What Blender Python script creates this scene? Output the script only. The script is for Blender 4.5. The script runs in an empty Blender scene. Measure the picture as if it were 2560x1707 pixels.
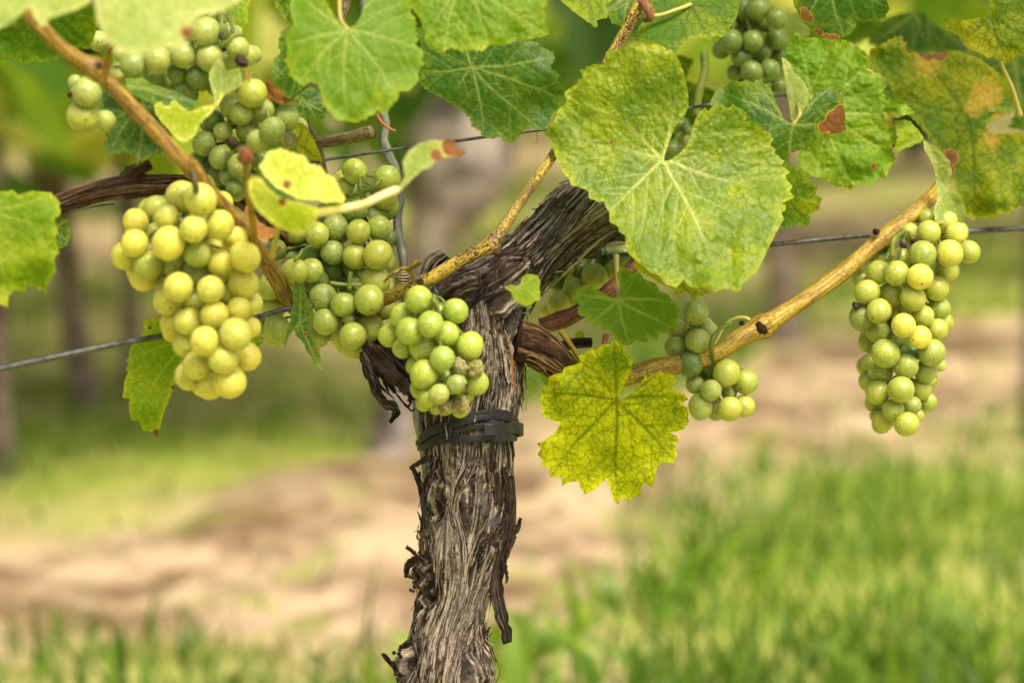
import bpy, bmesh, math, random
import numpy as np
from mathutils import Vector, Matrix, Euler
from mathutils.geometry import delaunay_2d_cdt

C = bpy.context.scene.collection
scene = bpy.context.scene
random.seed(4)
rng = np.random.default_rng(7)

# ------------------------------------------------------------------ camera
CAM_H, PITCH, LENS, FOCUS = 0.60, math.radians(8.0), 85.0, 1.2
cam_d = bpy.data.cameras.new('camera'); cam = bpy.data.objects.new('camera', cam_d); C.objects.link(cam)
cam.location = (0, -1.2, CAM_H)
cam.rotation_euler = (math.radians(90) - PITCH, 0, 0)
cam_d.lens = LENS; cam_d.sensor_width = 36.0
cam_d.clip_start = 0.02; cam_d.clip_end = 600
cam_d.dof.use_dof = True; cam_d.dof.focus_distance = FOCUS; cam_d.dof.aperture_fstop = 4.8
cam_d.dof.aperture_blades = 9
scene.camera = cam

# ------------------------------------------------------------------ light
SUN_EL, SUN_AZ = math.radians(56), math.radians(28)     # azimuth measured from -Y (camera side) towards +X
sdir = Vector((math.sin(SUN_AZ) * math.cos(SUN_EL), -math.cos(SUN_AZ) * math.cos(SUN_EL), math.sin(SUN_EL)))
w = bpy.data.worlds.new('World'); scene.world = w; w.use_nodes = True
nt = w.node_tree; bg = nt.nodes['Background']
sky = nt.nodes.new('ShaderNodeTexSky'); sky.sky_type = 'NISHITA'; sky.sun_disc = False
sky.sun_elevation = SUN_EL; sky.sun_rotation = math.atan2(sdir.x, sdir.y)
sky.dust_density = 8.0; sky.air_density = 0.45; sky.ozone_density = 0.2
nt.links.new(sky.outputs[0], bg.inputs[0]); bg.inputs[1].default_value = 0.085
sl = bpy.data.lights.new('sun', 'SUN'); sl.energy = 1.5; sl.angle = math.radians(16); sl.color = (1.0, 0.89, 0.68)
so = bpy.data.objects.new('sun', sl); C.objects.link(so); so.rotation_euler = sdir.to_track_quat('Z', 'Y').to_euler()
scene.view_settings.view_transform = 'Standard'; scene.view_settings.look = 'None'
scene.view_settings.exposure = 1.24; scene.view_settings.gamma = 1.0
scene.render.engine = 'CYCLES'
scene.cycles.max_bounces = 8; scene.cycles.transmission_bounces = 6; scene.cycles.diffuse_bounces = 4
scene.cycles.use_denoising = True
scene.cycles.sample_clamp_indirect = 6

# ------------------------------------------------------------------ pixel <-> world
F = LENS / 36.0 * 2560.0
RX = np.array([1.0, 0, 0]); FW = np.array([0, math.cos(PITCH), -math.sin(PITCH)]); UP = np.array([0, math.sin(PITCH), math.cos(PITCH)])
CP = np.array([0, -1.2, CAM_H])
def W(x, y, d):
    """a point at depth d (metres along the view axis) seen at photograph pixel x, y; arrays allowed"""
    x = np.asarray(x, float); y = np.asarray(y, float); d = np.asarray(d, float)
    a = (x - 1280) / F * d; b = -(y - 853.5) / F * d
    return CP + a[..., None] * RX + b[..., None] * UP + d[..., None] * FW
def WV(x, y, d): return Vector(W(x, y, d).tolist())
def G(x, y):
    """the ground point seen at pixel x, y"""
    dr = FW + (x - 1280) / F * RX - (y - 853.5) / F * UP
    t = -CP[2] / dr[2]
    return CP + dr * t
def Zm(ox, oy, s, pts): return [((p[0] / s) + ox, (p[1] / s) + oy) + ((p[2] / s,) if len(p) > 2 else ()) + tuple(p[3:]) for p in pts]
z1 = lambda p: Zm(0, 0, 2.8, p)
z2 = lambda p: Zm(600, 0, 2.8, p)
z3 = lambda p: Zm(1200, 0, 2.8, p)
z4 = lambda p: Zm(1860, 0, 2.8, p)
z5 = lambda p: Zm(0, 450, 2.376, p)
z6 = lambda p: Zm(600, 380, 2.3057, p)
za = lambda p: Zm(1200, 380, 1.7043, p)
zb = lambda p: Zm(1860, 400, 1.96, p)
zc = lambda p: Zm(900, 900, 1.942, p)

# ------------------------------------------------------------------ noise
def _h(ix, iy, iz, seed):
    n = (ix.astype(np.int64) * 374761393 + iy.astype(np.int64) * 668265263 + iz.astype(np.int64) * 2147483647 + seed * 974634777) & 0xFFFFFFFF
    n = ((n ^ (n >> 13)) * 1274126177) & 0xFFFFFFFF
    n = ((n ^ (n >> 16)) * 2246822519) & 0xFFFFFFFF
    return ((n ^ (n >> 15)) & 0xFFFFFF) / float(0xFFFFFF)
def vnoise(x, y, z=0.0, seed=0):
    x, y, z = np.broadcast_arrays(np.asarray(x, float), np.asarray(y, float), np.asarray(z, float))
    ix, iy, iz = np.floor(x), np.floor(y), np.floor(z)
    fx, fy, fz = x - ix, y - iy, z - iz
    fx, fy, fz = [t * t * (3 - 2 * t) for t in (fx, fy, fz)]
    r = 0
    for dx in (0, 1):
        for dy in (0, 1):
            for dz in (0, 1):
                wgt = (fx if dx else 1 - fx) * (fy if dy else 1 - fy) * (fz if dz else 1 - fz)
                r = r + wgt * _h(ix + dx, iy + dy, iz + dz, seed)
    return r * 2 - 1
def fbm(x, y, z=0.0, seed=0, o=4):
    r = 0; a = 1.0; f = 1.0
    for k in range(o):
        r = r + a * vnoise(x * f, y * f, z * f if np.ndim(z) else z * f, seed + k); a *= 0.5; f *= 2.03
    return r
def spline(pts, n):
    """Catmull-Rom through rows of any width, n samples"""
    P = np.array(pts, float)
    if len(P) == 2:
        t = np.linspace(0, 1, n)[:, None]; return P[0] * (1 - t) + P[1] * t
    Q = np.vstack([2 * P[0] - P[1], P, 2 * P[-1] - P[-2]])
    u = np.linspace(0, len(P) - 1 - 1e-9, n); i = u.astype(int); t = (u - i)[:, None]
    p0, p1, p2, p3 = Q[i], Q[i + 1], Q[i + 2], Q[i + 3]
    return 0.5 * (2 * p1 + (p2 - p0) * t + (2 * p0 - 5 * p1 + 4 * p2 - p3) * t * t + (3 * p1 - p0 - 3 * p2 + p3) * t ** 3)

# ------------------------------------------------------------------ object helpers
def mesh_obj(name, verts, faces, mat=None, parent=None, origin=None, attrs=None, smooth=True):
    verts = np.asarray(verts, float)
    if origin is not None: verts = verts - np.asarray(origin, float)
    m = bpy.data.meshes.new(name)
    m.from_pydata(verts.tolist(), [], faces)
    if smooth: m.polygons.foreach_set('use_smooth', [True] * len(m.polygons))
    for k, v in (attrs or {}).items():
        v = np.asarray(v, float)
        if v.ndim == 1:
            a = m.attributes.new(k, 'FLOAT', 'POINT'); a.data.foreach_set('value', v)
        else:
            a = m.attributes.new(k, 'FLOAT_VECTOR', 'POINT'); a.data.foreach_set('vector', v.ravel())
    if mat: m.materials.append(mat)
    m.update()
    o = bpy.data.objects.new(name, m); C.objects.link(o)
    if parent is not None:
        o.parent = parent
        if origin is not None: o.location = Vector(origin) - parent_world(parent)
    elif origin is not None: o.location = origin
    return o
def parent_world(p):
    v = Vector(p.location)
    while p.parent: p = p.parent; v += p.location
    return v
def empty(name, loc, label, cat, group=None):
    o = bpy.data.objects.new(name, None); o.empty_display_size = 0.02; C.objects.link(o); o.location = loc
    o['label'] = label; o['category'] = cat
    if group: o['group'] = group
    return o
def tag(o, label=None, cat=None, group=None, kind=None):
    for k, v in (('label', label), ('category', cat), ('group', group), ('kind', kind)):
        if v: o[k] = v
    return o
def frames(P):
    T = np.gradient(P, axis=0); T /= np.linalg.norm(T, axis=1)[:, None] + 1e-12
    N = np.zeros_like(T); ref = np.array([0, -1.0, 0.0])
    if abs(T[0] @ ref) > 0.9: ref = np.array([0, 0, 1.0])
    n = ref - T[0] * (ref @ T[0]); N[0] = n / np.linalg.norm(n)
    for i in range(1, len(P)):
        n = N[i - 1] - T[i] * (N[i - 1] @ T[i]); N[i] = n / np.linalg.norm(n)
    B = np.cross(T, N)
    return T, N, B
def tube_geo(P, R, ns=16, disp=None, flat=1.0, cap=True):
    """rings round path P (n,3) with radii R (n,) ; disp(theta, s) metres"""
    T, N, B = frames(P); n = len(P)
    th = np.linspace(0, 2 * math.pi, ns, endpoint=False)
    s = np.concatenate([[0], np.cumsum(np.linalg.norm(np.diff(P, axis=0), axis=1))])
    R2 = np.repeat(np.asarray(R)[:, None], ns, 1)
    if disp is not None: R2 = R2 + disp(np.repeat(th[None], n, 0), np.repeat(s[:, None], ns, 1))
    V = P[:, None] + R2[..., None] * (np.cos(th)[None, :, None] * N[:, None] * flat + np.sin(th)[None, :, None] * B[:, None])
    V = V.reshape(-1, 3)
    i = np.arange(n - 1)[:, None] * ns; j = np.arange(ns)[None]; k = (j + 1) % ns
    Fc = np.stack([i + j, i + k, i + ns + k, i + ns + j], -1).reshape(-1, 4).tolist()
    if cap:
        V = np.vstack([V, P[:1], P[-1:]]); a = len(V) - 2
        Fc += [[a, (q + 1) % ns, q] for q in range(ns)]
        Fc += [[a + 1, (n - 1) * ns + q, (n - 1) * ns + (q + 1) % ns] for q in range(ns)]
    return V, Fc
class Geo:
    def __init__(s): s.V = []; s.F = []; s.n = 0; s.A = {}
    def add(s, V, Fc, **at):
        V = np.asarray(V, float); s.V.append(V); n = s.n
        s.F += [[q + n for q in f] for f in Fc]; s.n += len(V)
        for k, v in at.items(): s.A.setdefault(k, []).append(np.full(len(V), v) if np.ndim(v) == 0 else np.asarray(v))
        return s
    def obj(s, name, mat, parent=None, origin=None, smooth=True):
        return mesh_obj(name, np.vstack(s.V), s.F, mat, parent, origin, {k: np.concatenate(v) for k, v in s.A.items()}, smooth)

# ------------------------------------------------------------------ materials
class NT:
    def __init__(s, name):
        s.m = bpy.data.materials.new(name); s.m.use_nodes = True; s.t = s.m.node_tree; s.t.nodes.clear()
        s.out = s.n('ShaderNodeOutputMaterial')
    def n(s, k, **p):
        q = s.t.nodes.new(k)
        for a, b in p.items(): setattr(q, a, b)
        return q
    def l(s, a, b): s.t.links.new(a, b)
    def set(s, sock, v):
        if hasattr(v, 'is_output') or isinstance(v, bpy.types.NodeSocket): s.l(v, sock)
        elif isinstance(v, (tuple, list)) and len(v) == 3 and sock.type == 'RGBA': sock.default_value = (*v, 1)
        else: sock.default_value = v
    def math(s, op, a, b=0.0, c=0.0, clamp=False):
        q = s.n('ShaderNodeMath', operation=op, use_clamp=clamp)
        s.set(q.inputs[0], a); s.set(q.inputs[1], b); s.set(q.inputs[2], c); return q.outputs[0]
    def mix(s, f, a, b, mode='MIX'):
        q = s.n('ShaderNodeMix', data_type='RGBA', blend_type=mode); q.clamp_factor = True
        s.set(q.inputs[0], f); s.set(q.inputs[6], a); s.set(q.inputs[7], b); return q.outputs[2]
    def ramp(s, f, lo, hi, a=0.0, b=1.0):
        q = s.n('ShaderNodeMapRange', interpolation_type='SMOOTHSTEP')
        s.set(q.inputs[0], f); q.inputs[1].default_value = lo; q.inputs[2].default_value = hi
        q.inputs[3].default_value = a; q.inputs[4].default_value = b; return q.outputs[0]
    def noise(s, vec, sc, det=3, rough=.5, dist=0.0, col=False):
        q = s.n('ShaderNodeTexNoise'); q.inputs['Scale'].default_value = sc; q.inputs['Detail'].default_value = det
        q.inputs['Roughness'].default_value = rough; q.inputs['Distortion'].default_value = dist
        if vec is not None: s.l(vec, q.inputs['Vector'])
        return q.outputs[1 if col else 0]
    def vor(s, vec, sc, feature='F1', out=0, rnd=1.0):
        q = s.n('ShaderNodeTexVoronoi', feature=feature); q.inputs['Scale'].default_value = sc
        q.inputs['Randomness'].default_value = rnd
        if vec is not None: s.l(vec, q.inputs['Vector'])
        return q.outputs[out]
    def attr(s, name, vec=False):
        q = s.n('ShaderNodeAttribute', attribute_name=name); return q.outputs['Vector' if vec else 'Fac']
    def obj(s): return s.n('ShaderNodeTexCoord').outputs['Object']
    def rnd(s): return s.n('ShaderNodeObjectInfo').outputs['Random']
    def bump(s, h, st=.5, dist=.001):
        q = s.n('ShaderNodeBump'); q.inputs['Strength'].default_value = st; q.inputs['Distance'].default_value = dist
        s.l(h, q.inputs['Height']); return q.outputs[0]
    def pri(s, col, rough=.5, normal=None, spec=.5, **k):
        q = s.n('ShaderNodeBsdfPrincipled'); s.set(q.inputs['Base Color'], col); s.set(q.inputs['Roughness'], rough)
        q.inputs['Specular IOR Level'].default_value = spec
        if normal is not None: s.l(normal, q.inputs['Normal'])
        for a, b in k.items(): s.set(q.inputs[a.replace('_', ' ')], b)
        return q.outputs[0]
    def done(s, sh): s.l(sh, s.out.inputs['Surface']); return s.m

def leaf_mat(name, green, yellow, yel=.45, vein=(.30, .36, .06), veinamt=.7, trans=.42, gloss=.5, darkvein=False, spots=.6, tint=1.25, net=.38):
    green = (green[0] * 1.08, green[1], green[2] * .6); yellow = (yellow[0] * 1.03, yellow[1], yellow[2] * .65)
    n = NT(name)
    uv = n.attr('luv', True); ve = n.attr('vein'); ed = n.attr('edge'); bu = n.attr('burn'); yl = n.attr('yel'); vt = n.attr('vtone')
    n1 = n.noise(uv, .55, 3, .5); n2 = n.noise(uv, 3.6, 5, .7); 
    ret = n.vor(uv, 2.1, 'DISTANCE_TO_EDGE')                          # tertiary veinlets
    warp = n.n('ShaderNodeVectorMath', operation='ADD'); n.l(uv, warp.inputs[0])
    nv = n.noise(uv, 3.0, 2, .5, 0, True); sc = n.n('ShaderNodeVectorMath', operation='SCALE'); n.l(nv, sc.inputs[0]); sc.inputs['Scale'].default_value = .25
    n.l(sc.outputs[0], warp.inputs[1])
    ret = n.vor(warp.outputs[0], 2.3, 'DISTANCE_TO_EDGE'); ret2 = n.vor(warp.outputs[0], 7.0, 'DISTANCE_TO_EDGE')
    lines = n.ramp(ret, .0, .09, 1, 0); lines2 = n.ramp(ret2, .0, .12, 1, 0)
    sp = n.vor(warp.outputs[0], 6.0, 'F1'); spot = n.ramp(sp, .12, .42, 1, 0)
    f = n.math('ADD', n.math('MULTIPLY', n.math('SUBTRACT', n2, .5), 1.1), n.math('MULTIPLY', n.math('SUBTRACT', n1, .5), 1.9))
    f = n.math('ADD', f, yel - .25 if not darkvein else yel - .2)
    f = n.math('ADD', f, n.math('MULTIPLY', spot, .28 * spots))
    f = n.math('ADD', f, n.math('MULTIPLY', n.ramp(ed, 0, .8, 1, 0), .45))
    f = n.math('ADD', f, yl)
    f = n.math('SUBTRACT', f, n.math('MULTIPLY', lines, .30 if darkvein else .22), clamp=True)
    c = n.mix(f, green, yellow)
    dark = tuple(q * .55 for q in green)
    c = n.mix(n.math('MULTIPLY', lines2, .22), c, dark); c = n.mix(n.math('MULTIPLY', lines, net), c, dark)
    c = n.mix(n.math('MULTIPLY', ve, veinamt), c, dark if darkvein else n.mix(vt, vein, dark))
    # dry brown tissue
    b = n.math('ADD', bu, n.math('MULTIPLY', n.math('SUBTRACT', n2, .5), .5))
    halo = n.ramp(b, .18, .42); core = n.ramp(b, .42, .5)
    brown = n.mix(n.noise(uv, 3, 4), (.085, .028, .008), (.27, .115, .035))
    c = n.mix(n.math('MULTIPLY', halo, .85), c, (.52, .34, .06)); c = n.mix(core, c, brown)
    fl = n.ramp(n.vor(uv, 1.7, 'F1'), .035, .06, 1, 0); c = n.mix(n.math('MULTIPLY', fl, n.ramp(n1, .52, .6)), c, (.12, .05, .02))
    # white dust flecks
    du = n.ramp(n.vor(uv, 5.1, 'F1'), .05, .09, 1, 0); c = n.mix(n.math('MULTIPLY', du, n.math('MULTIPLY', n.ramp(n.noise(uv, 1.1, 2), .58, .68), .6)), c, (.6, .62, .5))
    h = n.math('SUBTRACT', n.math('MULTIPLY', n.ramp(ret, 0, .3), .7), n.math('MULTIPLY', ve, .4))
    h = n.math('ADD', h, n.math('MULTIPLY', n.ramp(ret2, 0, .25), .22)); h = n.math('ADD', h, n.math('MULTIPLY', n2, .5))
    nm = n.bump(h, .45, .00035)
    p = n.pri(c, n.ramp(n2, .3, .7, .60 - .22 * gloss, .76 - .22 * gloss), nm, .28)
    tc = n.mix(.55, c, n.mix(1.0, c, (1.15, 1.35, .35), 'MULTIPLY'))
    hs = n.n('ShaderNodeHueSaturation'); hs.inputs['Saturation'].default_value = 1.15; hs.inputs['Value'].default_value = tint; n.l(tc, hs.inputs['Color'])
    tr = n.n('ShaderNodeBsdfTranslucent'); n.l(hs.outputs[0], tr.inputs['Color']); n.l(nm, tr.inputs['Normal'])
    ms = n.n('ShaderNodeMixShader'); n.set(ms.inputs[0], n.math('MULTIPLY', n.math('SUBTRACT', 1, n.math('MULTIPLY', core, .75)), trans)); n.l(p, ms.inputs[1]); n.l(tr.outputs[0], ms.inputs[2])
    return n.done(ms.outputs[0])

GREEN, LIME, YEL = (.050, .130, .018), (.115, .215, .026), (.34, .36, .035)
M = {}
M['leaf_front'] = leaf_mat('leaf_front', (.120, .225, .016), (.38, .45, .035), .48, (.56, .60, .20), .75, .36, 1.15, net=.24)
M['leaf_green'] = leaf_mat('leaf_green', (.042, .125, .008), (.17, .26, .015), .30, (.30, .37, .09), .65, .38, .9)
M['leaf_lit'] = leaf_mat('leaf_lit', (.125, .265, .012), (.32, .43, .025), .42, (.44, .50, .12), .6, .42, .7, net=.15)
M['leaf_yellow'] = leaf_mat('leaf_yellow', (.17, .30, .006), (.66, .70, .016), 1.0, veinamt=.8, trans=.6, gloss=.4, darkvein=True, spots=.7, net=.42)
M['leaf_back'] = leaf_mat('leaf_back', (.075, .19, .006), (.30, .38, .014), .48, veinamt=.65, trans=.5, gloss=.4, darkvein=True)
M['leaf_lime'] = leaf_mat('leaf_lime', (.16, .31, .006), (.46, .53, .025), .40, (.42, .50, .08), .6, .5, .4, spots=1.5, net=.15)
M['leaf_gold'] = leaf_mat('leaf_gold', (.075, .175, .006), (.36, .37, .012), .55, veinamt=.7, trans=.5, gloss=.3, darkvein=True)
M['leaf_pale'] = leaf_mat('leaf_pale', (.28, .40, .13), (.58, .60, .36), .6, (.48, .52, .2), .5, .4, .6, spots=.3)
M['leaf_lemon'] = leaf_mat('leaf_lemon', (.38, .52, .015), (.90, .88, .36), .75, (.6, .6, .15), .3, .55, .4, spots=.2)
M['leaf_dry'] = leaf_mat('leaf_dry', (.20, .075, .02), (.42, .21, .06), .5, (.30, .14, .05), .7, .2, .2, spots=.2)

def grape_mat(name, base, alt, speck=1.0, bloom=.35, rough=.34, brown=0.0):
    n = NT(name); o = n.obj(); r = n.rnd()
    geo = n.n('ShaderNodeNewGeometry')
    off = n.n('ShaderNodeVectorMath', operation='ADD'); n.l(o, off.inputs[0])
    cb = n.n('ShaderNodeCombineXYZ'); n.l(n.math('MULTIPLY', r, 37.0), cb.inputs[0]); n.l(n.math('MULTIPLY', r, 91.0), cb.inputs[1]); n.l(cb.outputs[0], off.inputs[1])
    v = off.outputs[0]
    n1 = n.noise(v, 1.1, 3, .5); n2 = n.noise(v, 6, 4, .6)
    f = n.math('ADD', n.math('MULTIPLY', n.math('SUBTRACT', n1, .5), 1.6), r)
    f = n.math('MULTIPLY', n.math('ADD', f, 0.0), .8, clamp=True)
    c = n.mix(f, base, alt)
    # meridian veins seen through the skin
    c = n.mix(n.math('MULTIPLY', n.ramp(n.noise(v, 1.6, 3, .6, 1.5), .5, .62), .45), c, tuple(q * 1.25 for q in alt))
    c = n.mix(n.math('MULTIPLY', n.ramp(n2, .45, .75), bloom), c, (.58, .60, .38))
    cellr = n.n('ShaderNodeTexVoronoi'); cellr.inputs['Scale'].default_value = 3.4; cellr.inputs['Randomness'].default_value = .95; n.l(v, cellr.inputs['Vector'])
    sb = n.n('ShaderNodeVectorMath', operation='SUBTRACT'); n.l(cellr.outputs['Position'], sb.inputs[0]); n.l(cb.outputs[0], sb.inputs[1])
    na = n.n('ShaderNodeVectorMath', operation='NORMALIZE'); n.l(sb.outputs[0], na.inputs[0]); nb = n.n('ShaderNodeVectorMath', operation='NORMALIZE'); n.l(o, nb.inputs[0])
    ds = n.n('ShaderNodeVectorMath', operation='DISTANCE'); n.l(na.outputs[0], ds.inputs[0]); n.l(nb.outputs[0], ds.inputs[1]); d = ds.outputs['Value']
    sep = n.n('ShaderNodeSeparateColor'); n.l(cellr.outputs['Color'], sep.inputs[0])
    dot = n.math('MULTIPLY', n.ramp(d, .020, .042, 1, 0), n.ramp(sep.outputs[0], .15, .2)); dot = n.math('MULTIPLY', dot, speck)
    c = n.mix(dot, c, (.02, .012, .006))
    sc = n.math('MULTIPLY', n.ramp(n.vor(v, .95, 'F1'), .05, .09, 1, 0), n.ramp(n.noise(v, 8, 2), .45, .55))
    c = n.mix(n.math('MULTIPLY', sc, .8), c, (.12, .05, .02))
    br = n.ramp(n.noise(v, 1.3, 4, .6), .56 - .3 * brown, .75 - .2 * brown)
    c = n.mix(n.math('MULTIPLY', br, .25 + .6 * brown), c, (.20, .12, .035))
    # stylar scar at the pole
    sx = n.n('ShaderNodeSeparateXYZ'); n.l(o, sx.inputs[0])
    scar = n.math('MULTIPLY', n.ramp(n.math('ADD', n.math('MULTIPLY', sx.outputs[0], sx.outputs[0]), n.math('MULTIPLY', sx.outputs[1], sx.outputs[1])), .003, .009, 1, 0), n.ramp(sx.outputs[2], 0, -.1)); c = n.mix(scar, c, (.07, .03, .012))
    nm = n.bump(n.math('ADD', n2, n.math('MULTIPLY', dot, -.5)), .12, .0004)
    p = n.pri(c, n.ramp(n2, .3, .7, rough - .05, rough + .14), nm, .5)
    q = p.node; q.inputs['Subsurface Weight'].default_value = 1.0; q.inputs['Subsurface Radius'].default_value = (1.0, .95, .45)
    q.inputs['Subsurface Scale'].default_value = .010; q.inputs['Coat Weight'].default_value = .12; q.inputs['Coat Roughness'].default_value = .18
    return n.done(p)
M['grape_gold'] = grape_mat('grape_gold', (.43, .46, .075), (.64, .57, .075), .22, .35, .46)
M['grape_green'] = grape_mat('grape_green', (.26, .335, .055), (.41, .43, .060), .38, .30)
M['grape_speck'] = grape_mat('grape_speck', (.26, .365, .055), (.39, .45, .060), 1.0, .22, .32)
M['grape_dusty'] = grape_mat('grape_dusty', (.20, .275, .055), (.33, .37, .075), .35, .45, .42, .12)  # dusty bloom; base also darkened, standing in for leaf shade on upper bunches
M['grape_shade'] = grape_mat('grape_shade', (.09, .165, .022), (.17, .24, .032), .5, .3, .4)  # darker green for deep and shaded grapes, shade put into the colour
M['grape_dried'] = grape_mat('grape_dried', (.16, .25, .04), (.19, .14, .045), 1.0, .12, .5, .6)
M['raisin'] = (lambda n: n.done(n.pri(n.mix(n.noise(n.obj(), 3, 4), (.012, .004, .004), (.05, .018, .012)), .6)))(NT('raisin'))

def simple(name, a, b, sc=8.0, rough=.6, det=4, bump=.0, spec=.4, **k):
    n = NT(name); o = n.obj(); f = n.noise(o, sc, det, .6)
    return n.done(n.pri(n.mix(n.ramp(f, .3, .7), a, b), rough, n.bump(f, .6, bump) if bump else None, spec, **k))
M['green_stem'] = simple('green_stem', (.09, .15, .02), (.19, .22, .035), 120, .5, bump=.0005)
M['petiole'] = simple('petiole', (.34, .34, .06), (.50, .42, .12), 60, .5)
M['petiole_pale'] = simple('petiole_pale', (.62, .58, .18), (.78, .66, .32), 60, .45)
M['wire'] = simple('wire', (.05, .055, .05), (.14, .145, .13), 300, .55, bump=.0003, Metallic=.6)
M['tube'] = simple('tube', (.10, .11, .085), (.24, .25, .19), 90, .5, bump=.0006)
M['rubber'] = simple('rubber', (.006, .0065, .007), (.018, .019, .020), 350, .48, bump=.0003)
M['string'] = simple('string', (.22, .17, .08), (.46, .38, .2), 200, .7)
M['tendril'] = simple('tendril', (.26, .07, .02), (.40, .16, .05), 100, .5)

def cane_mat(name, a, b, fleck, amt):
    """a ripened cane: long fibres along the cane (attribute s = length, th = round), dark flecks"""
    n = NT(name); v = n.attr('cuv', True)
    mp = n.n('ShaderNodeMapping'); mp.inputs['Scale'].default_value = (.5, 9, 1); n.l(v, mp.inputs['Vector'])
    f1 = n.noise(mp.outputs[0], 1.2, 5, .6); f2 = n.noise(v, 3.0, 4)
    c = n.mix(n.ramp(f1, .38, .62), a, b); c = n.mix(n.ramp(f2, .5, .7, 0, .55), c, tuple(q * .5 for q in a))
    mp2 = n.n('ShaderNodeMapping'); mp2.inputs['Scale'].default_value = (6.5, 13, 1); n.l(v, mp2.inputs['Vector'])
    fl = n.noise(mp2.outputs[0], 1.0, 3, .65); big = n.noise(v, .9, 3)
    k = n.ramp(n.math('ADD', fl, n.math('MULTIPLY', n.math('SUBTRACT', big, .5), .35)), .585 - .10 * amt, .625 - .10 * amt)
    c = n.mix(n.math('MULTIPLY', k, min(1, amt)), c, fleck)
    return n.done(n.pri(c, .48, n.bump(n.math('ADD', f1, n.math('MULTIPLY', k, -.3)), .7, .0006), .45))
M['cane_orange'] = cane_mat('cane_orange', (.14, .070, .014), (.46, .30, .05), (.12, .04, .02), .5)
M['cane_speck'] = cane_mat('cane_speck', (.32, .22, .020), (.54, .41, .05), (.045, .018, .008), 1.0)
M['cane_gold'] = cane_mat('cane_gold', (.25, .15, .014), (.50, .36, .035), (.10, .045, .012), .6)
M['cane_red'] = cane_mat('cane_red', (.15, .045, .018), (.34, .14, .05), (.05, .02, .01), .7)
M['cane_grey'] = cane_mat('cane_grey', (.09, .07, .03), (.24, .20, .08), (.03, .02, .01), .8)

def bark_mat(name, dark, mid, lite, grey):
    """weathered fibrous bark: 'hgt' = raised outer fibre 0..1, 'tone' = per fibre"""
    n = NT(name); o = n.obj(); h = n.attr('hgt'); t = n.attr('tone'); v = n.attr('cuv', True)
    mp = n.n('ShaderNodeMapping'); mp.inputs['Scale'].default_value = (2.2, 30, 1); n.l(v, mp.inputs['Vector'])
    fib = n.noise(mp.outputs[0], 1.0, 5, .65, .6); n3 = n.noise(o, 700, 3, .6); big = n.noise(o, 45, 4, .6)
    f = n.math('ADD', n.math('MULTIPLY', h, .75), n.math('MULTIPLY', n.math('SUBTRACT', fib, .5), 1.5))
    f = n.math('ADD', f, n.math('MULTIPLY', n.math('SUBTRACT', t, .5), 1.1)); f = n.math('SUBTRACT', n.math('MULTIPLY', n.math('SUBTRACT', f, .4), 1.25), -.36)
    c = n.mix(n.ramp(f, -.05, .45), dark, mid); c = n.mix(n.ramp(f, .38, .95), c, lite)
    c = n.mix(n.math('MULTIPLY', n.ramp(big, .5, .68), .5), c, grey)
    c = n.mix(n.math('MULTIPLY', n.ramp(n.noise(o, 55, 3), .50, .62), n.ramp(f, .15, .75, .25, .03)), c, (.13, .080, .055))
    hh = n.math('ADD', fib, n.math('MULTIPLY', n3, .35))
    return n.done(n.pri(c, .85, n.bump(hh, 1.0, .0022), .15))
M['bark'] = bark_mat('bark', (.016, .012, .009), (.115, .088, .066), (.42, .36, .27), (.17, .155, .13))
M['bark_arm'] = bark_mat('bark_arm', (.018, .014, .011), (.135, .108, .085), (.38, .33, .26), (.17, .16, .135))
M['bark_dark'] = bark_mat('bark_dark', (.014, .010, .007), (.075, .052, .037), (.22, .175, .125), (.10, .09, .075))
M['arm_brown'] = bark_mat('arm_brown', (.035, .016, .010), (.12, .065, .035), (.30, .20, .11), (.16, .12, .10))
M['spur_red'] = bark_mat('spur_red', (.022, .011, .006), (.11, .058, .028), (.26, .16, .085), (.12, .08, .06))
M['far_bark'] = simple('far_bark', (.06, .045, .04), (.52, .45, .40), 18, .9, bump=.004)
M['far_trunk'] = simple('far_trunk', (.09, .065, .052), (.30, .235, .19), 30, .9, bump=.003)
M['far_wood'] = simple('far_wood', (.12, .10, .09), (.22, .19, .17), 20, .9)

def blade_mat(name, ramp_cols, trans=.45):
    n = NT(name); r = n.attr('rnd')
    q = n.n('ShaderNodeValToRGB'); n.l(r, q.inputs[0]); e = q.color_ramp.elements
    for i, (p, c) in enumerate(ramp_cols):
        x = e[i] if i < 2 else e.new(p); x.position = p; x.color = (*c, 1)
    c = q.outputs[0]
    p = n.pri(c, .5, None, .4); tr = n.n('ShaderNodeBsdfTranslucent'); n.l(n.mix(1.0, c, (1.3, 1.5, .6), 'MULTIPLY'), tr.inputs[0])
    ms = n.n('ShaderNodeMixShader'); ms.inputs[0].default_value = trans; n.l(p, ms.inputs[1]); n.l(tr.outputs[0], ms.inputs[2])
    return n.done(ms.outputs[0])
M['far_leaf'] = blade_mat('far_leaf', [(0, (.03, .08, .006)), (1, (.78, .74, .20)), (.32, (.08, .18, .010)), (.55, (.25, .36, .02)), (.8, (.52, .56, .06))], .5)
M['grass'] = blade_mat('grass', [(0, (.045, .10, .010)), (1, (.50, .44, .24)), (.35, (.11, .22, .016)), (.7, (.21, .33, .035)), (.9, (.35, .42, .12))], .45)
M['broad'] = blade_mat('broad', [(0, (.10, .19, .03)), (1, (.34, .46, .04)), (.5, (.20, .33, .04))], .45)

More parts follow.
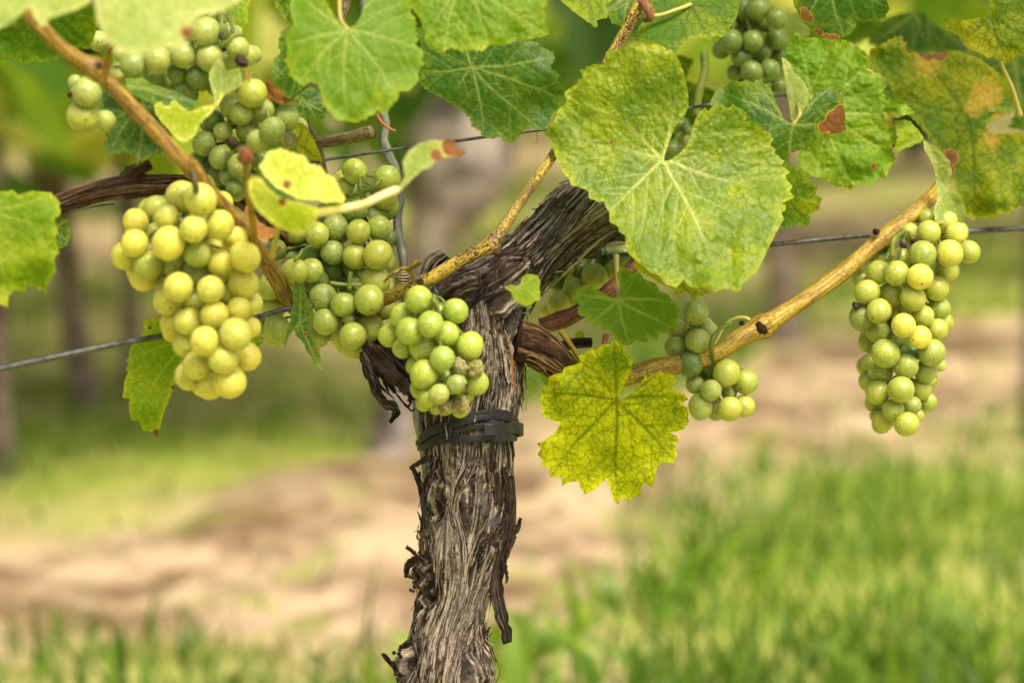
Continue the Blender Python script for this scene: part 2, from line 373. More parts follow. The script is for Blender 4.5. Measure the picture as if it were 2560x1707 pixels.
# ------------------------------------------------------------------ ground
def to_px(x, y, z=0.0):
    v = np.stack([x - CP[0], y - CP[1], np.zeros_like(x) + z - CP[2]], -1)
    d = v @ FW; d = np.where(np.abs(d) < .05, .05, d)
    return 1280 + F * (v @ RX) / d, 853.5 - F * (v @ UP) / d, v @ FW
def soilness(x, y):
    """bare soil strip between the rows (1) against grass (0), on ground coordinates"""
    px, py, d = to_px(x, y)
    wob = 80 * vnoise(x * 2.2, y * 2.2, 0, 5) + 75 * vnoise(x * 6, y * 6, 0, 6)
    top = np.interp(px, [-800, 0, 600, 1000, 1400, 1900, 2560, 3300], [1420, 1310, 1200, 1125, 1020, 850, 690, 560]) + wob * .6
    bot = np.interp(px, [-800, 0, 300, 700, 1250, 1500, 1750, 2560, 3300], [1900, 1840, 1790, 1730, 1630, 1510, 1380, 1180, 1040]) + wob
    s = np.clip((py - top) / 40, 0, 1) * np.clip((bot - py) / 240, 0, 1)
    up = np.interp(px, [-800, 0, 600, 1000, 1500, 2560], [1200, 1090, 1010, 980, 870, 560]) + wob * .6
    far = np.clip((up - py) / 60, 0, 1) * np.clip(.45 + .9 * vnoise(x * 1.1, y * .8, 0, 8), 0, 1)
    return np.where(d > .3, np.clip(s + far, 0, 1), 0)
gx = np.concatenate([np.linspace(-150, -6, 25)[:-1], np.linspace(-6, -2, 60)[:-1], np.linspace(-2, 3, 230)[:-1], np.linspace(3, 8, 60)[:-1], np.linspace(8, 150, 25)])
gy = np.concatenate([np.linspace(-12, .2, 30)[:-1], np.linspace(.2, 5, 260)[:-1], np.linspace(5, 14, 90)[:-1], np.linspace(14, 300, 40)])
GX, GY = np.meshgrid(gx, gy)
S = soilness(GX, GY)
GZ = .012 * vnoise(GX * 4, GY * 4, 0, 1) + .012 * S * vnoise(GX * 17, GY * 17, 0, 2) + .008 * S * vnoise(GX * 40, GY * 40, 0, 3) - .01
nx, ny = len(gx), len(gy)
i = np.arange(ny - 1)[:, None] * nx; j = np.arange(nx - 1)[None]
Fc = np.stack([i + j, i + j + 1, i + nx + j + 1, i + nx + j], -1).reshape(-1, 4).tolist()
n = NT('ground'); o = n.obj(); s_ = n.attr('soil')
cl = n.noise(o, 8, 5, .6); fine = n.noise(o, 45, 4, .6); big = n.noise(o, 1.6, 3)
cl2 = n.noise(o, 4.5, 4, .6); soil = n.mix(n.ramp(n.math('ADD', n.math('MULTIPLY', cl, .5), n.math('MULTIPLY', cl2, .5)), .42, .58), (.18, .115, .065), (.48, .365, .235)); soil = n.mix(n.ramp(n.noise(o, 7, 3), .56, .66, 0, .6), soil, (.24, .28, .06)); soil = n.mix(n.ramp(fine, .55, .7, 0, .5), soil, (.56, .43, .31))
soil = n.mix(n.ramp(n.vor(o, 14, 'F1'), .1, .25, .5, 0), soil, (.16, .10, .05))
turf = n.mix(n.ramp(cl, .3, .7), (.22, .30, .035), (.46, .46, .12)); turf = n.mix(n.ramp(big, .45, .62), turf, (.42, .36, .17))
gm = n.done(n.pri(n.mix(s_, turf, soil), .95, n.bump(fine, .8, .01), .1))
ground = mesh_obj('ground', np.stack([GX, GY, GZ], -1).reshape(-1, 3), Fc, gm, attrs={'soil': S.ravel()})
tag(ground, kind='structure')

def blades(name, P, H, Wd, mat, lean=.5, rnd=None, label=None):
    """one mesh of bent tapering blades rooted at P"""
    n_ = len(P); az = rng.uniform(0, 6.283, n_); le = rng.uniform(.1, 1, n_) * lean; fa = rng.uniform(0, 6.283, n_)
    Vs = []
    for k, t in enumerate((0, .35, .7, 1.0)):
        c = P + np.stack([np.cos(az) * le * H * t * t, np.sin(az) * le * H * t * t, H * t * (1 - .25 * le * t)], -1)
        wv = Wd * (1, .95, .6, .06)[k]; sd = np.stack([np.cos(fa), np.sin(fa), np.zeros(n_)], -1) * wv[:, None] / 2
        Vs += [c - sd, c + sd]
    V = np.stack(Vs, 1).reshape(-1, 3); b = np.arange(n_)[:, None] * 8
    Fc = np.concatenate([b + np.array([[0, 1, 3, 2]]), b + np.array([[2, 3, 5, 4]]), b + np.array([[4, 5, 7, 6]])], 0).tolist()
    r = rng.random(n_) if rnd is None else rnd
    return mesh_obj(name, V, Fc, mat, attrs={'rnd': np.repeat(r, 8)})
# meadow grass: clumped, none on the bare soil
N0 = 150000
gxr = rng.uniform(-1.5, 3.2, N0); gyr = .55 + 5.6 * rng.random(N0) ** 1.5
px_, py_, d_ = to_px(gxr, gyr)
dens = 1 - soilness(gxr, gyr)
cln = np.clip(.5 + .9 * fbm(gxr * 3.2, gyr * 3.2, 0, 31, 3), 0, 1)
right = np.clip((px_ - 1100) / 700, 0, 1)
keep = (np.abs(gxr) < .35 * (gyr + 1.2) + .4) & (rng.random(N0) < np.clip(dens ** 1.5 * (.05 + .40 * cln ** 2 + .22 * right * (gyr < 3.4)) + .012, 0, 1))
P = np.stack([gxr, gyr, np.full(N0, -.005)], -1)[keep]; cl_ = cln[keep]; rt = right[keep]
H = (.018 + .04 * cl_ * rng.random(len(P)) + .035 * rt * rng.random(len(P)) + .07 * (rng.random(len(P)) < .035)) * np.clip(1.15 - .08 * P[:, 1], .5, 1.2)
gr = blades('grass', P, H, .0025 + .004 * rng.random(len(P)), M['grass'], 1.1, np.clip(rng.random(len(P)) * .75 + .2 * vnoise(P[:, 0] * 2, P[:, 1] * 2, 0, 9), 0, 1))
tag(gr, 'soft green meadow grass covering the ground behind the vine', 'grass', kind='stuff')
# broad weed leaves low in front
Nw = 1400; xw = rng.uniform(-.7, 1.3, Nw); yw = rng.uniform(.55, 1.5, Nw)
kp = (soilness(xw, yw) < .3) & (vnoise(xw * 5, yw * 5, 0, 77) > -.1); xw, yw = xw[kp], yw[kp]
P = np.stack([xw, yw, np.zeros(len(xw))], -1)
wd = blades('weed_leaves', P, rng.uniform(.03, .085, len(P)), rng.uniform(.010, .024, len(P)), M['broad'], 1.3)
tag(wd, 'broad weed leaves growing low among the grass', 'weeds', kind='stuff')

# ------------------------------------------------------------------ vines of the rows behind
LO = np.array([(0, -.05), (.28, -.22), (.5, -.05), (.42, .2), (.58, .42), (.33, .55), (.22, .82), (0, 1.0), (-.22, .82), (-.33, .55), (-.58, .42), (-.42, .2), (-.5, -.05), (-.28, -.22)])
def leaf_cloud(name, P, size, mat, parent=None, origin=None, facing=.5):
    n_ = len(P)
    nrm = rng.normal(0, .55, (n_, 3)) + np.array([.1, -facing, .45]); nrm /= np.linalg.norm(nrm, axis=1)[:, None]
    dn = np.array([0, 0, -1.0]) + rng.normal(0, .5, (n_, 3)); dn -= nrm * (dn * nrm).sum(1)[:, None]; dn /= np.linalg.norm(dn, axis=1)[:, None]
    sd = np.cross(nrm, dn); sz = size * rng.uniform(.6, 1.25, n_)
    q = LO * np.array([1.0, 1.0]); bend = -.35 * (q[:, 0] ** 2) * 1.2 + .08 * np.sin(q[:, 1] * 5)
    V = P[:, None] + sz[:, None, None] * (q[None, :, :1] * sd[:, None] + q[None, :, 1:] * dn[:, None] + bend[None, :, None] * nrm[:, None])
    ctr = P + (sz * .3)[:, None] * dn
    V = np.concatenate([V, ctr[:, None]], 1).reshape(-1, 3); k = len(q) + 1
    b = np.arange(n_)[:, None, None] * k; t = np.array([[a, (a + 1) % (k - 1), k - 1] for a in range(k - 1)])[None]
    Fc = (b + t).reshape(-1, 3).tolist()
    r = np.clip(.5 + .75 * fbm(P[:, 0] * 3.4, P[:, 1] * 3.4, P[:, 2] * 6.5, 12, 2) + rng.normal(0, .2, n_), 0, 1)
    return mesh_obj(name, V, Fc, mat, parent, origin, {'rnd': np.repeat(r, k)})
def far_vine(base, head, lean, r0, label, group, nleaf=260, ext=(.65, .12), zr=(.36, 1.25), knob=1.9, wood='far_trunk'):
    """a whole vine of the next row: trunk with a gnarled head, and its leafy crown"""
    b = np.array([base[0], base[1], -.02]); root = empty('grapevine', tuple(b), label, 'grapevine', group)
    pts = [(b[0], b[1], -.02, r0 * 1.1), (b[0] + lean * .3, b[1], head * .35, r0 * .85), (b[0] + lean * .6, b[1], head * .7, r0), (b[0] + lean, b[1], head, r0 * knob), (b[0] + lean * 1.2, b[1], head + .09, r0 * knob * .7)]
    q = spline(pts, 60)
    dsp = lambda th, s: r0 * (.35 * vnoise(np.cos(th) * 1.5, np.sin(th) * 1.5, s * 16, 3) + .15 * vnoise(np.cos(th) * 5, np.sin(th) * 5, s * 50, 4))
    V, Fc = tube_geo(q[:, :3], q[:, 3], 24, dsp); mesh_obj('trunk', V, Fc, M[wood], root, tuple(b))
    P = np.stack([b[0] + lean + rng.normal(0, 1, nleaf) * ext[0] * .55 * ROW[0], b[1] + rng.normal(0, 1, nleaf) * ext[0] * .55 * ROW[1], rng.uniform(zr[0], zr[1], nleaf)], -1)
    P[:, :2] += rng.normal(0, ext[1], (nleaf, 2))
    P[:, 2] += .10 * (1 - np.exp(-np.abs(rng.normal(0, 1, nleaf))))
    leaf_cloud('crown', P, .11, M['far_leaf'], root, tuple(b))
    return root
ROW = np.array([.55, .84])
gA, gB = G(960, 1130), G(1960, 868)
ROW = (gB - gA)[:2] / np.linalg.norm((gB - gA)[:2])
GRP = 'blurred vines of the rows behind'
far_vine(gA, .385, .10, .024, 'blurred gnarled vine trunk with a thick grey head behind the front vine', GRP, 150, zr=(.56, 1.2), knob=2.9, wood='far_bark')
far_vine(gB, .36, -.02, .026, 'blurred brown vine trunk behind the right cane, under the big leaf', GRP, 200, zr=(.42, 1.3), knob=1.3)
gC = gB + np.append(ROW * 1.25, 0)
far_vine(gC, .36, .02, .025, 'blurred vine on the far right beyond the hanging grape bunch', GRP, 200, zr=(.40, 1.3), knob=1.3)
gD = gA - np.append(ROW * 1.1, 0) + np.array([-.33, .35, 0])
far_vine(gD, .30, .02, .02, 'blurred leafy vine low at the left edge behind the front leaves', GRP, 260, zr=(.34, 1.1), knob=1.3)
far_vine(G(215, 1015), .36, -.05, .021, 'blurred pinkish brown vine trunk behind the left wire', GRP, 260, zr=(.36, 1.2), knob=1.3)
far_vine(G(330, 985), .36, .0, .013, 'blurred thin vine trunk to the left of the front bunch', GRP, 120, zr=(.36, 1.2), knob=1.3)
far_vine(G(8, 1170), .34, .0, .013, 'blurred dark vine trunk cut by the left edge of the photo', GRP, 120, zr=(.36, 1.2), knob=1.2)
g = G(2556, 1075)
st = empty('stake', (g[0], g[1], -.05), 'blurred dark wooden stake at the right edge of the photo', 'stake')
V, Fc = tube_geo(spline([(g[0] + .015, g[1], -.05), (g[0] + .012, g[1], .5), (g[0], g[1], 1.2)], 20), np.full(20, .017), 14, lambda th, s: .002 * vnoise(np.cos(th) * 2, np.sin(th) * 2, s * 20, 3))
mesh_obj('post', V, Fc, M['far_wood'], st, (g[0], g[1], -.05))
capg = Geo(); V, Fc = tube_geo(np.array([[g[0], g[1], .47], [g[0], g[1], .478]]), np.full(2, .021), 14); capg.add(V, Fc); capg.obj('wire_clip', M['wire'], st, (g[0], g[1], -.05))
# far rows that read as one mass
Pf = []
for d0, cnt, sl_ in ((5.2, 800, .30), (7.4, 1500, .25), (10.5, 2600, .2), (15, 3200, .15), (24, 3600, .1)):
    xs = rng.uniform(-.36, .36, cnt) * (d0 + 2) * 1.15
    Pf.append(np.stack([xs, d0 - 1.2 + sl_ * xs * 2 + rng.normal(0, .22, cnt), rng.uniform(.22 + .02 * d0, 1.5 + .04 * d0, cnt)], -1))
fm = leaf_cloud('vine_foliage', np.vstack(Pf), .16, M['far_leaf'])
tag(fm, 'yellow green foliage of the farthest vine rows, a soft blur', 'foliage', kind='stuff')

# ------------------------------------------------------------------ vine leaves
def inside(px, py, poly):
    x0, y0 = poly[:, 0], poly[:, 1]; x1, y1 = np.roll(x0, -1), np.roll(y0, -1)
    c = ((y0[None] > py[:, None]) != (y1[None] > py[:, None]))
    xi = (x1 - x0)[None] * (py[:, None] - y0[None]) / np.where(y1 == y0, 1e-9, y1 - y0)[None] + x0[None]
    return (np.sum(c & (px[:, None] < xi), 1) % 2) == 1
def segdist(px, py, A, B, chunk=4000):
    """distance and parameter to the nearest of many segments"""
    out = np.empty(len(px)); idx = np.empty(len(px), int)
    d = B - A; L2 = (d ** 2).sum(1) + 1e-9
    for s in range(0, len(px), chunk):
        p = np.stack([px[s:s + chunk], py[s:s + chunk]], 1)[:, None] - A[None]
        t = np.clip((p * d[None]).sum(2) / L2[None], 0, 1)
        q = p - t[..., None] * d[None]; dd = (q ** 2).sum(2); k = dd.argmin(1)
        idx[s:s + chunk] = k; out[s:s + chunk] = np.sqrt(dd[np.arange(len(k)), k])
    return out, idx
def resample(poly, step):
    P = np.vstack([poly, poly[:1]]); L = np.concatenate([[0], np.cumsum(np.linalg.norm(np.diff(P, axis=0), axis=1))])
    n_ = max(8, int(L[-1] / step)); u = np.linspace(0, L[-1], n_, endpoint=False)
    # keep the traced corners: snap the nearest sample to each
    for l in L[:-1]: u[np.abs(u - l).argmin()] = l
    u = np.unique(u)
    return np.stack([np.interp(u, L, P[:, 0]), np.interp(u, L, P[:, 1])], 1)
def add_teeth(poly, J, size, lr):
    """vine leaf margin: pointed teeth of uneven size on a smooth traced edge"""
    P = resample(poly, 3.0); n_ = len(P)
    T = np.roll(P, -1, 0) - np.roll(P, 1, 0); T /= np.linalg.norm(T, axis=1)[:, None] + 1e-9
    A = 0.5 * np.sum(P[:, 0] * np.roll(P[:, 1], -1) - np.roll(P[:, 0], -1) * P[:, 1]); Nn = np.stack([T[:, 1], -T[:, 0]], 1) * (1 if A > 0 else -1)
    s = np.arange(n_) * 3.0; ph = s / (size * 2.6) + .8 * vnoise(s / 60.0, 0, 0, lr.integers(999))
    saw = (ph % 1.0); tooth = np.where(saw < .7, saw / .7, (1 - saw) / .3) ** 1.2
    amp = size * (.55 + .45 * vnoise(np.floor(ph) * 1.7, 3.3, 0, lr.integers(999)))
    near = np.clip(np.linalg.norm(P - J, axis=1) / (6 * size) - .5, 0, 1)
    return P + Nn * ((tooth - .45) * amp * near)[:, None]
LEAVES = []
def leaf(label, poly, J, tips, d, mat, tilt=(0, 0), cup=0.0, fold=None, g=4.0, pucker=.0008, wave=.004, teeth=0, burns=(), yels=(), pet=None, pr=.0011, vw=2.2, sec=True, holes=(), group='leaves on the front vine', bendf=None, petmat='petiole', name='vine_leaf', edgew=24.0, vt=None):
    seed = len(LEAVES) * 13 + 5; lr = np.random.default_rng(seed)
    poly = np.array([p[:2] for p in poly], float); J = np.array(J[:2], float); k = d / F
    if teeth: poly = add_teeth(poly, J, teeth, lr)
    out = resample(poly, g)
    # rounded, slightly irregular margin
    out = out + np.stack([vnoise(out[:, 0] / 9, out[:, 1] / 9, 0, seed), vnoise(out[:, 0] / 9, out[:, 1] / 9, 0, seed + 1)], 1) * 1.0
    x0, y0 = out.min(0); x1, y1 = out.max(0)
    X, Y = np.meshgrid(np.arange(x0, x1, g), np.arange(y0, y1, g * .87)); X[1::2] += g / 2
    X = X.ravel() + lr.uniform(-.2, .2, X.size) * g; Y = Y.ravel() + lr.uniform(-.2, .2, Y.size) * g
    m = inside(X, Y, out); X, Y = X[m], Y[m]
    A, B = out, np.roll(out, -1, 0)
    de, _ = segdist(X, Y, A, B); m = de > g * .55; X, Y = X[m], Y[m]
    no = len(out)
    vs = [Vector(p) for p in np.vstack([out, np.stack([X, Y], 1)]).tolist()]
    r = delaunay_2d_cdt(vs, [], [list(range(no))], 1, 1e-4)
    Q = np.array([list(v) for v in r[0]]); Fc = [list(f) for f in r[2]]
    # ---- veins
    prim, segA, segB, wd = [], [], [], []
    for ti, t in enumerate(tips):
        t = np.array(t[:2], float); v = t - J; L = np.linalg.norm(v); pn = np.array([-v[1], v[0]]) / L
        u = np.linspace(0, 1, 26); off = (lr.uniform(-.05, .05)) * L
        wob = vnoise(u * 5 + ti * 7, 0, 0, seed) * L * .012
        c = J + v * u[:, None] + pn * (off * np.sin(u * math.pi) + wob)[:, None]; prim.append(c)
        for a in range(25): segA.append(c[a]); segB.append(c[a + 1]); wd.append(vw * (1.25 - u[a]) * 1.25)
    if sec:
        allp = np.vstack(prim); own = np.repeat(np.arange(len(prim)), 26)
        for pi_, c in enumerate(prim):
            L = np.linalg.norm(c[-1] - c[0]); nsec = max(3, int(L / 40))
            for q in range(nsec):
                t = .10 + .86 * (q + lr.uniform(-.2, .2)) / nsec
                if t > .97: continue
                ii = min(24, max(0, int(t * 25))); st_ = c[ii]; dr = c[min(25, ii + 1)] - c[max(0, ii - 1)]; dr = dr / np.linalg.norm(dr)
                for sgn in ((1, -1) if lr.random() < .35 else ((1,) if q % 2 else (-1,))):
                    ang = sgn * math.radians(lr.uniform(42, 58)); cur = -sgn * math.radians(lr.uniform(.6, 2.2))
                    p = st_.copy(); dd = np.array([dr[0] * math.cos(ang) - dr[1] * math.sin(ang), dr[0] * math.sin(ang) + dr[1] * math.cos(ang)]); pathp = [p.copy()]
                    for stp in range(60):
                        p = p + dd * 9; cs, sn = math.cos(cur), math.sin(cur); dd = np.array([dd[0] * cs - dd[1] * sn, dd[0] * sn + dd[1] * cs])
                        D = np.linalg.norm(allp - p, axis=1)
                        if stp > 2 and D[own != pi_].min(initial=1e9) < D[own == pi_].min() * .55: break
                        if stp > 1 and D.min() < 5: break
                        pathp.append(p.copy())
                        if not inside(p[:1], p[1:], out)[0] and inside(pathp[0][:1], pathp[0][1:], out)[0]: break
                    nn = len(pathp)
                    for a in range(nn - 1):
                        segA.append(pathp[a]); segB.append(pathp[a + 1]); wd.append(vw * .42 * (1.1 - .7 * a / nn) * (1.15 - .4 * t))
    segA, segB, wd = np.array(segA), np.array(segB), np.array(wd)
    dv, iv = segdist(Q[:, 0], Q[:, 1], segA, segB)
    vein = np.exp(-(dv / (wd[iv] * 1.1 + .28 * g)) ** 2) * np.clip(.15 + wd[iv] / (vw * 1.1), 0, 1)
    vtone = np.clip(vt(Q[:, 0], Q[:, 1]), 0, 1) if vt else np.full(len(Q), 0.0)
    de, _ = segdist(Q[:, 0], Q[:, 1], A, B)
    # ---- relief: tilt, cupping, fold, blistering between veins, wavy margin
    dx, dy = (Q[:, 0] - J[0]) * k, (Q[:, 1] - J[1]) * k
    z = tilt[0] * dx + tilt[1] * dy + cup * (dx * dx + dy * dy) / .05
    if fold:                                   # list of (ax, ay, bx, by, amount): crease lines; depth rises away from them
        for ax, ay, bx, by, am in fold:
            v = np.array([bx - ax, by - ay], float); v /= np.linalg.norm(v)
            s = ((Q[:, 0] - ax) * -v[1] + (Q[:, 1] - ay) * v[0]) * k
            z += am * (np.sqrt(s * s + .003 ** 2) - .003)
    if bendf: z += bendf(Q[:, 0], Q[:, 1], k)
    bl = 1 - np.exp(-(dv / 12.0) ** 2); pucker = pucker * .40
    z -= pucker * bl * (1 + .6 * vnoise(Q[:, 0] / 14, Q[:, 1] / 14, 0, seed + 5)) 
    z += pucker * .55 * fbm(Q[:, 0] / 10, Q[:, 1] / 10, 0, seed + 6, 2)
    rr = np.sqrt(dx * dx + dy * dy); rm = rr.max() + 1e-6
    z += wave * (rr / rm) ** 2 * fbm(Q[:, 0] / 90, Q[:, 1] / 90, 0, seed + 9, 2)
    V = W(Q[:, 0], Q[:, 1], d + z)
    burn = np.zeros(len(Q)); yl = np.zeros(len(Q))
    for bx, by, br, *ba_ in burns: burn = np.maximum(burn, (ba_[0] if ba_ else 1.15) * np.exp(-(((Q[:, 0] - bx) ** 2 + (Q[:, 1] - by) ** 2) / (br * br)) ** 1.5))
    for bx, by, br, ba in yels: yl += ba * np.exp(-((Q[:, 0] - bx) ** 2 + (Q[:, 1] - by) ** 2) / (br * br))
    luv = np.stack([dx * 100, dy * 100, np.full(len(Q), seed * 1.37)], 1)
    if holes:
        hit = np.zeros(len(Q), bool)
        for hx, hy, hr in holes: hit |= (np.hypot(Q[:, 0] - hx, Q[:, 1] - hy) < hr * (1 + .45 * vnoise(Q[:, 0] / 5, Q[:, 1] / 5, 0, seed)))
        Fc = [f for f in Fc if not all(hit[a] for a in f)]
    jz = W(J[0], J[1], d)
    root = empty(name, tuple(jz), label, 'vine leaf', group)
    mesh_obj('blade', V, Fc, M[mat], root, tuple(jz), {'vein': vein, 'edge': np.clip(de / edgew, 0, 1), 'burn': burn, 'yel': yl, 'luv': luv, 'vtone': vtone})
    if pet:
        pts = [(J[0], J[1], d + .0006)] + list(pet)
        q = spline(pts, 26); P3 = W(q[:, 0], q[:, 1], q[:, 2]); R = np.interp(np.linspace(0, 1, 26), [0, .05, .5, .93, 1], [pr * .7, pr, pr * .9, pr * 1.2, pr * 1.7])
        V, F2 = tube_geo(P3, R, 10); mesh_obj('petiole', V, F2, M[petmat], root, tuple(jz))
    LEAVES.append(root); return root

L1 = z3([(1290, 1105), (1330, 980), (1370, 880), (1440, 800), (1462, 730), (1450, 600), (1430, 520), (1405, 440), (1372, 392), (1352, 380), (1340, 350), (1320, 345), (1310, 360), (1292, 330), (1240, 310), (1205, 310), (1195, 335), (1175, 333), (1130, 312), (1115, 330), (1070, 312), (1045, 322), (1035, 345), (1005, 337), (970, 350), (905, 350), (880, 370), (888, 400), (872, 410), (878, 436), (858, 440), (866, 455), (790, 453), (775, 468), (745, 465), (741, 488), (692, 490), (715, 515), (722, 550), (686, 558), (688, 588), (655, 600), (597, 640), (595, 670), (608, 700), (602, 728), (560, 752), (540, 778), (525, 790), (530, 825), (490, 872), (450, 935), (480, 975), (503, 1000), (512, 1045), (532, 1100), (545, 1140), (565, 1152), (580, 1210), (618, 1245), (635, 1295), (680, 1308), (740, 1328), (758, 1340), (765, 1390), (800, 1400), (830, 1417), (868, 1410), (880, 1455), (902, 1480), (905, 1530)]) \
   + za([(553, 300), (585, 315), (592, 340), (618, 355), (622, 400), (635, 435), (662, 462), (700, 488), (728, 515), (762, 525), (790, 562), (835, 580), (868, 545), (890, 570), (912, 582), (958, 574), (985, 585), (1003, 598), (1035, 582), (1062, 580), (1090, 594), (1110, 590), (1115, 560), (1140, 548), (1150, 525), (1178, 518), (1190, 490)]) \
   + z4([(265, 1552), (282, 1540), (262, 1492), (292, 1472), (296, 1442), (262, 1420), (292, 1412), (352, 1380), (322, 1340), (337, 1302), (308, 1270), (288, 1230), (324, 1215), (298, 1182), (262, 1160), (283, 1130), (240, 1090), (212, 1076), (218, 1042), (185, 1015), (205, 975), (182, 932), (150, 920), (152, 897), (100, 890), (106, 855), (30, 845), (2, 850)]) \
   + z3([(1865, 840), (1868, 792), (1835, 765), (1790, 748), (1775, 726), (1745, 755), (1712, 752), (1700, 725), (1650, 735), (1590, 780), (1580, 756), (1540, 780), (1510, 830), (1490, 900), (1475, 960), (1450, 1020), (1400, 1070), (1350, 1108), (1310, 1128), (1288, 1128)])
# the lower half of the big leaf swings up towards the sky, its upper half leans away
def big_bend(x, y, k):
    s = (y - 398) * k; t = (x - 1657) * k
    a = .006 * np.log1p(np.exp(np.clip(s / .006, -30, 30)))          # smooth hinge across the petiole junction
    return -.62 * a + 3.0 * np.maximum(s - .02, 0) ** 2 + .12 * (s - a) + 1.0 * t * t - .07 * np.minimum(t + .01, 0) * np.clip(-s / .01, 0, 1)
leaf('largest leaf, heart notched and pale green, in front of the right arm of the vine', L1, z3([(1281, 1116)])[0],
     z3([(1340, 352), (452, 935), (900, 1480)]) + za([(1035, 590)]) + z4([(350, 1380)]) + z3([(1702, 728)]) + z3([(720, 492)]), 1.165, 'leaf_front', bendf=big_bend, g=2.6, pucker=.0013, wave=.006,
     yels=[(1660, 120, 40, .35), (1500, 610, 90, -.1), (1480, 300, 120, .12), (1700, 560, 110, .02), (1560, 600, 90, .1), (1590, 250, 80, -.12)], burns=[(1528, 357, 4.5), (1740, 415, 5), (1670, 122, 6)],
     pet=[(1640, 420, 1.19), (1560, 540, 1.215), (1520, 560, 1.225)], vw=2.2, vt=lambda x, y: np.clip((np.hypot(x - 1657, y - 398) - 60) / 90, 0, 1) * (np.clip((430 - y) / 70, 0, 1) + np.clip((x - 1680) / 100, 0, 1) * .6 * np.clip((520 - y) / 100, 0, 1)) + np.clip((np.hypot(x - 1657, y - 398) - 170) / 120, 0, .7))  # vt paints the sunlit sheen: veins pale inside it, dark outside

L2 = za([(586, 1050), (592, 1038), (615, 990), (640, 940), (652, 885), (640, 868), (622, 852), (606, 822), (586, 806), (570, 800), (558, 822), (535, 815), (515, 822), (498, 843), (475, 838), (452, 853), (420, 870), (428, 895), (395, 908), (358, 917), (352, 940), (325, 943), (292, 958), (292, 985), (260, 1020), (264, 1040), (252, 1060), (266, 1080), (258, 1100), (276, 1132), (300, 1138), (342, 1158), (330, 1182), (288, 1218), (243, 1240), (258, 1262), (245, 1290), (268, 1310), (262, 1338), (297, 1342), (297, 1386), (345, 1382), (350, 1420), (385, 1405), (420, 1403), (432, 1440), (448, 1460), (500, 1430), (520, 1405), (538, 1393), (552, 1430), (568, 1478), (588, 1500), (600, 1475), (618, 1475), (634, 1496), (650, 1465), (680, 1465), (692, 1415), (708, 1412), (735, 1432), (745, 1380), (755, 1340), (775, 1322), (828, 1322), (842, 1285), (830, 1242), (848, 1238), (838, 1208), (808, 1196), (870, 1182), (890, 1150), (888, 1125), (892, 1090), (858, 1075), (888, 1052), (868, 1030), (840, 1018), (818, 1003), (836, 975), (825, 950), (782, 945), (772, 928), (740, 945), (716, 962), (706, 948), (690, 975), (682, 998), (640, 1030), (600, 1055)])
leaf('backlit yellow green leaf with dark veins hanging low right of the trunk', L2, za([(583, 1056)])[0], za([(570, 802), (262, 1020), (300, 1385), (588, 1498), (830, 1320), (888, 1052), (772, 930)]), 1.185, 'leaf_yellow',
     tilt=(.05, .38), cup=.05, g=2.8, pucker=.0012, wave=.008, yels=[(1530, 900, 50, -.45), (1430, 930, 60, -.25), (1680, 1040, 60, -.2), (1560, 1200, 90, .1), (1400, 1180, 70, .2)],
     burns=[(1346, 1108, 5), (1405, 1214, 5), (1456, 1236, 5), (1696, 1086, 5), (1546, 1260, 4)], pet=[(1530, 960, 1.20), (1505, 900, 1.22), (1515, 840, 1.235)], vw=2.9, petmat='tendril')

L3 = za([(590, 626), (600, 600), (602, 570), (590, 550), (583, 520), (600, 490), (640, 500), (650, 515), (682, 515), (695, 540), (722, 550), (752, 560), (765, 590), (800, 605), (812, 625), (832, 640), (857, 680), (846, 705), (833, 722), (832, 750), (808, 755), (802, 776), (775, 770), (760, 782), (755, 802), (720, 790), (714, 806), (690, 812), (668, 800), (652, 812), (640, 824), (608, 820), (575, 800), (562, 770), (545, 755), (520, 757), (508, 735), (482, 742), (470, 725), (448, 722), (452, 700), (422, 697), (418, 676), (424, 652), (403, 630), (416, 605), (402, 592), (432, 578), (445, 566), (482, 580), (512, 592), (542, 610), (567, 624)])
leaf('small plain green leaf between the largest leaf and the backlit yellow one', L3, za([(588, 628)])[0], za([(600, 492), (405, 600), (470, 725), (640, 822), (832, 748), (820, 640)]), 1.195, 'leaf_lit', tilt=(.05, -.1), cup=.12, g=3.0, pucker=.0006, wave=.004,
     pet=[(1545, 720, 1.205), (1540, 640, 1.22)], yels=[(1500, 720, 80, -.3), (1600, 780, 60, -.3)])
L4 = za([(112, 575), (130, 565), (160, 572), (174, 560), (178, 532), (195, 522), (215, 520), (245, 525), (257, 550), (253, 575), (258, 600), (255, 632), (235, 636), (215, 650), (200, 658), (172, 648), (150, 632), (138, 610), (132, 592)])
leaf('tiny heart shaped leaf growing on the head of the trunk', L4, za([(165, 575)])[0], za([(250, 530), (250, 625), (140, 600)]), 1.135, 'leaf_lit', cup=.3, g=2.6, pucker=.0002, wave=.001, pet=[(1290, 735, 1.15), (1265, 720, 1.165)], pr=.0005, vw=1.0, yels=[(1300, 750, 60, .25)])

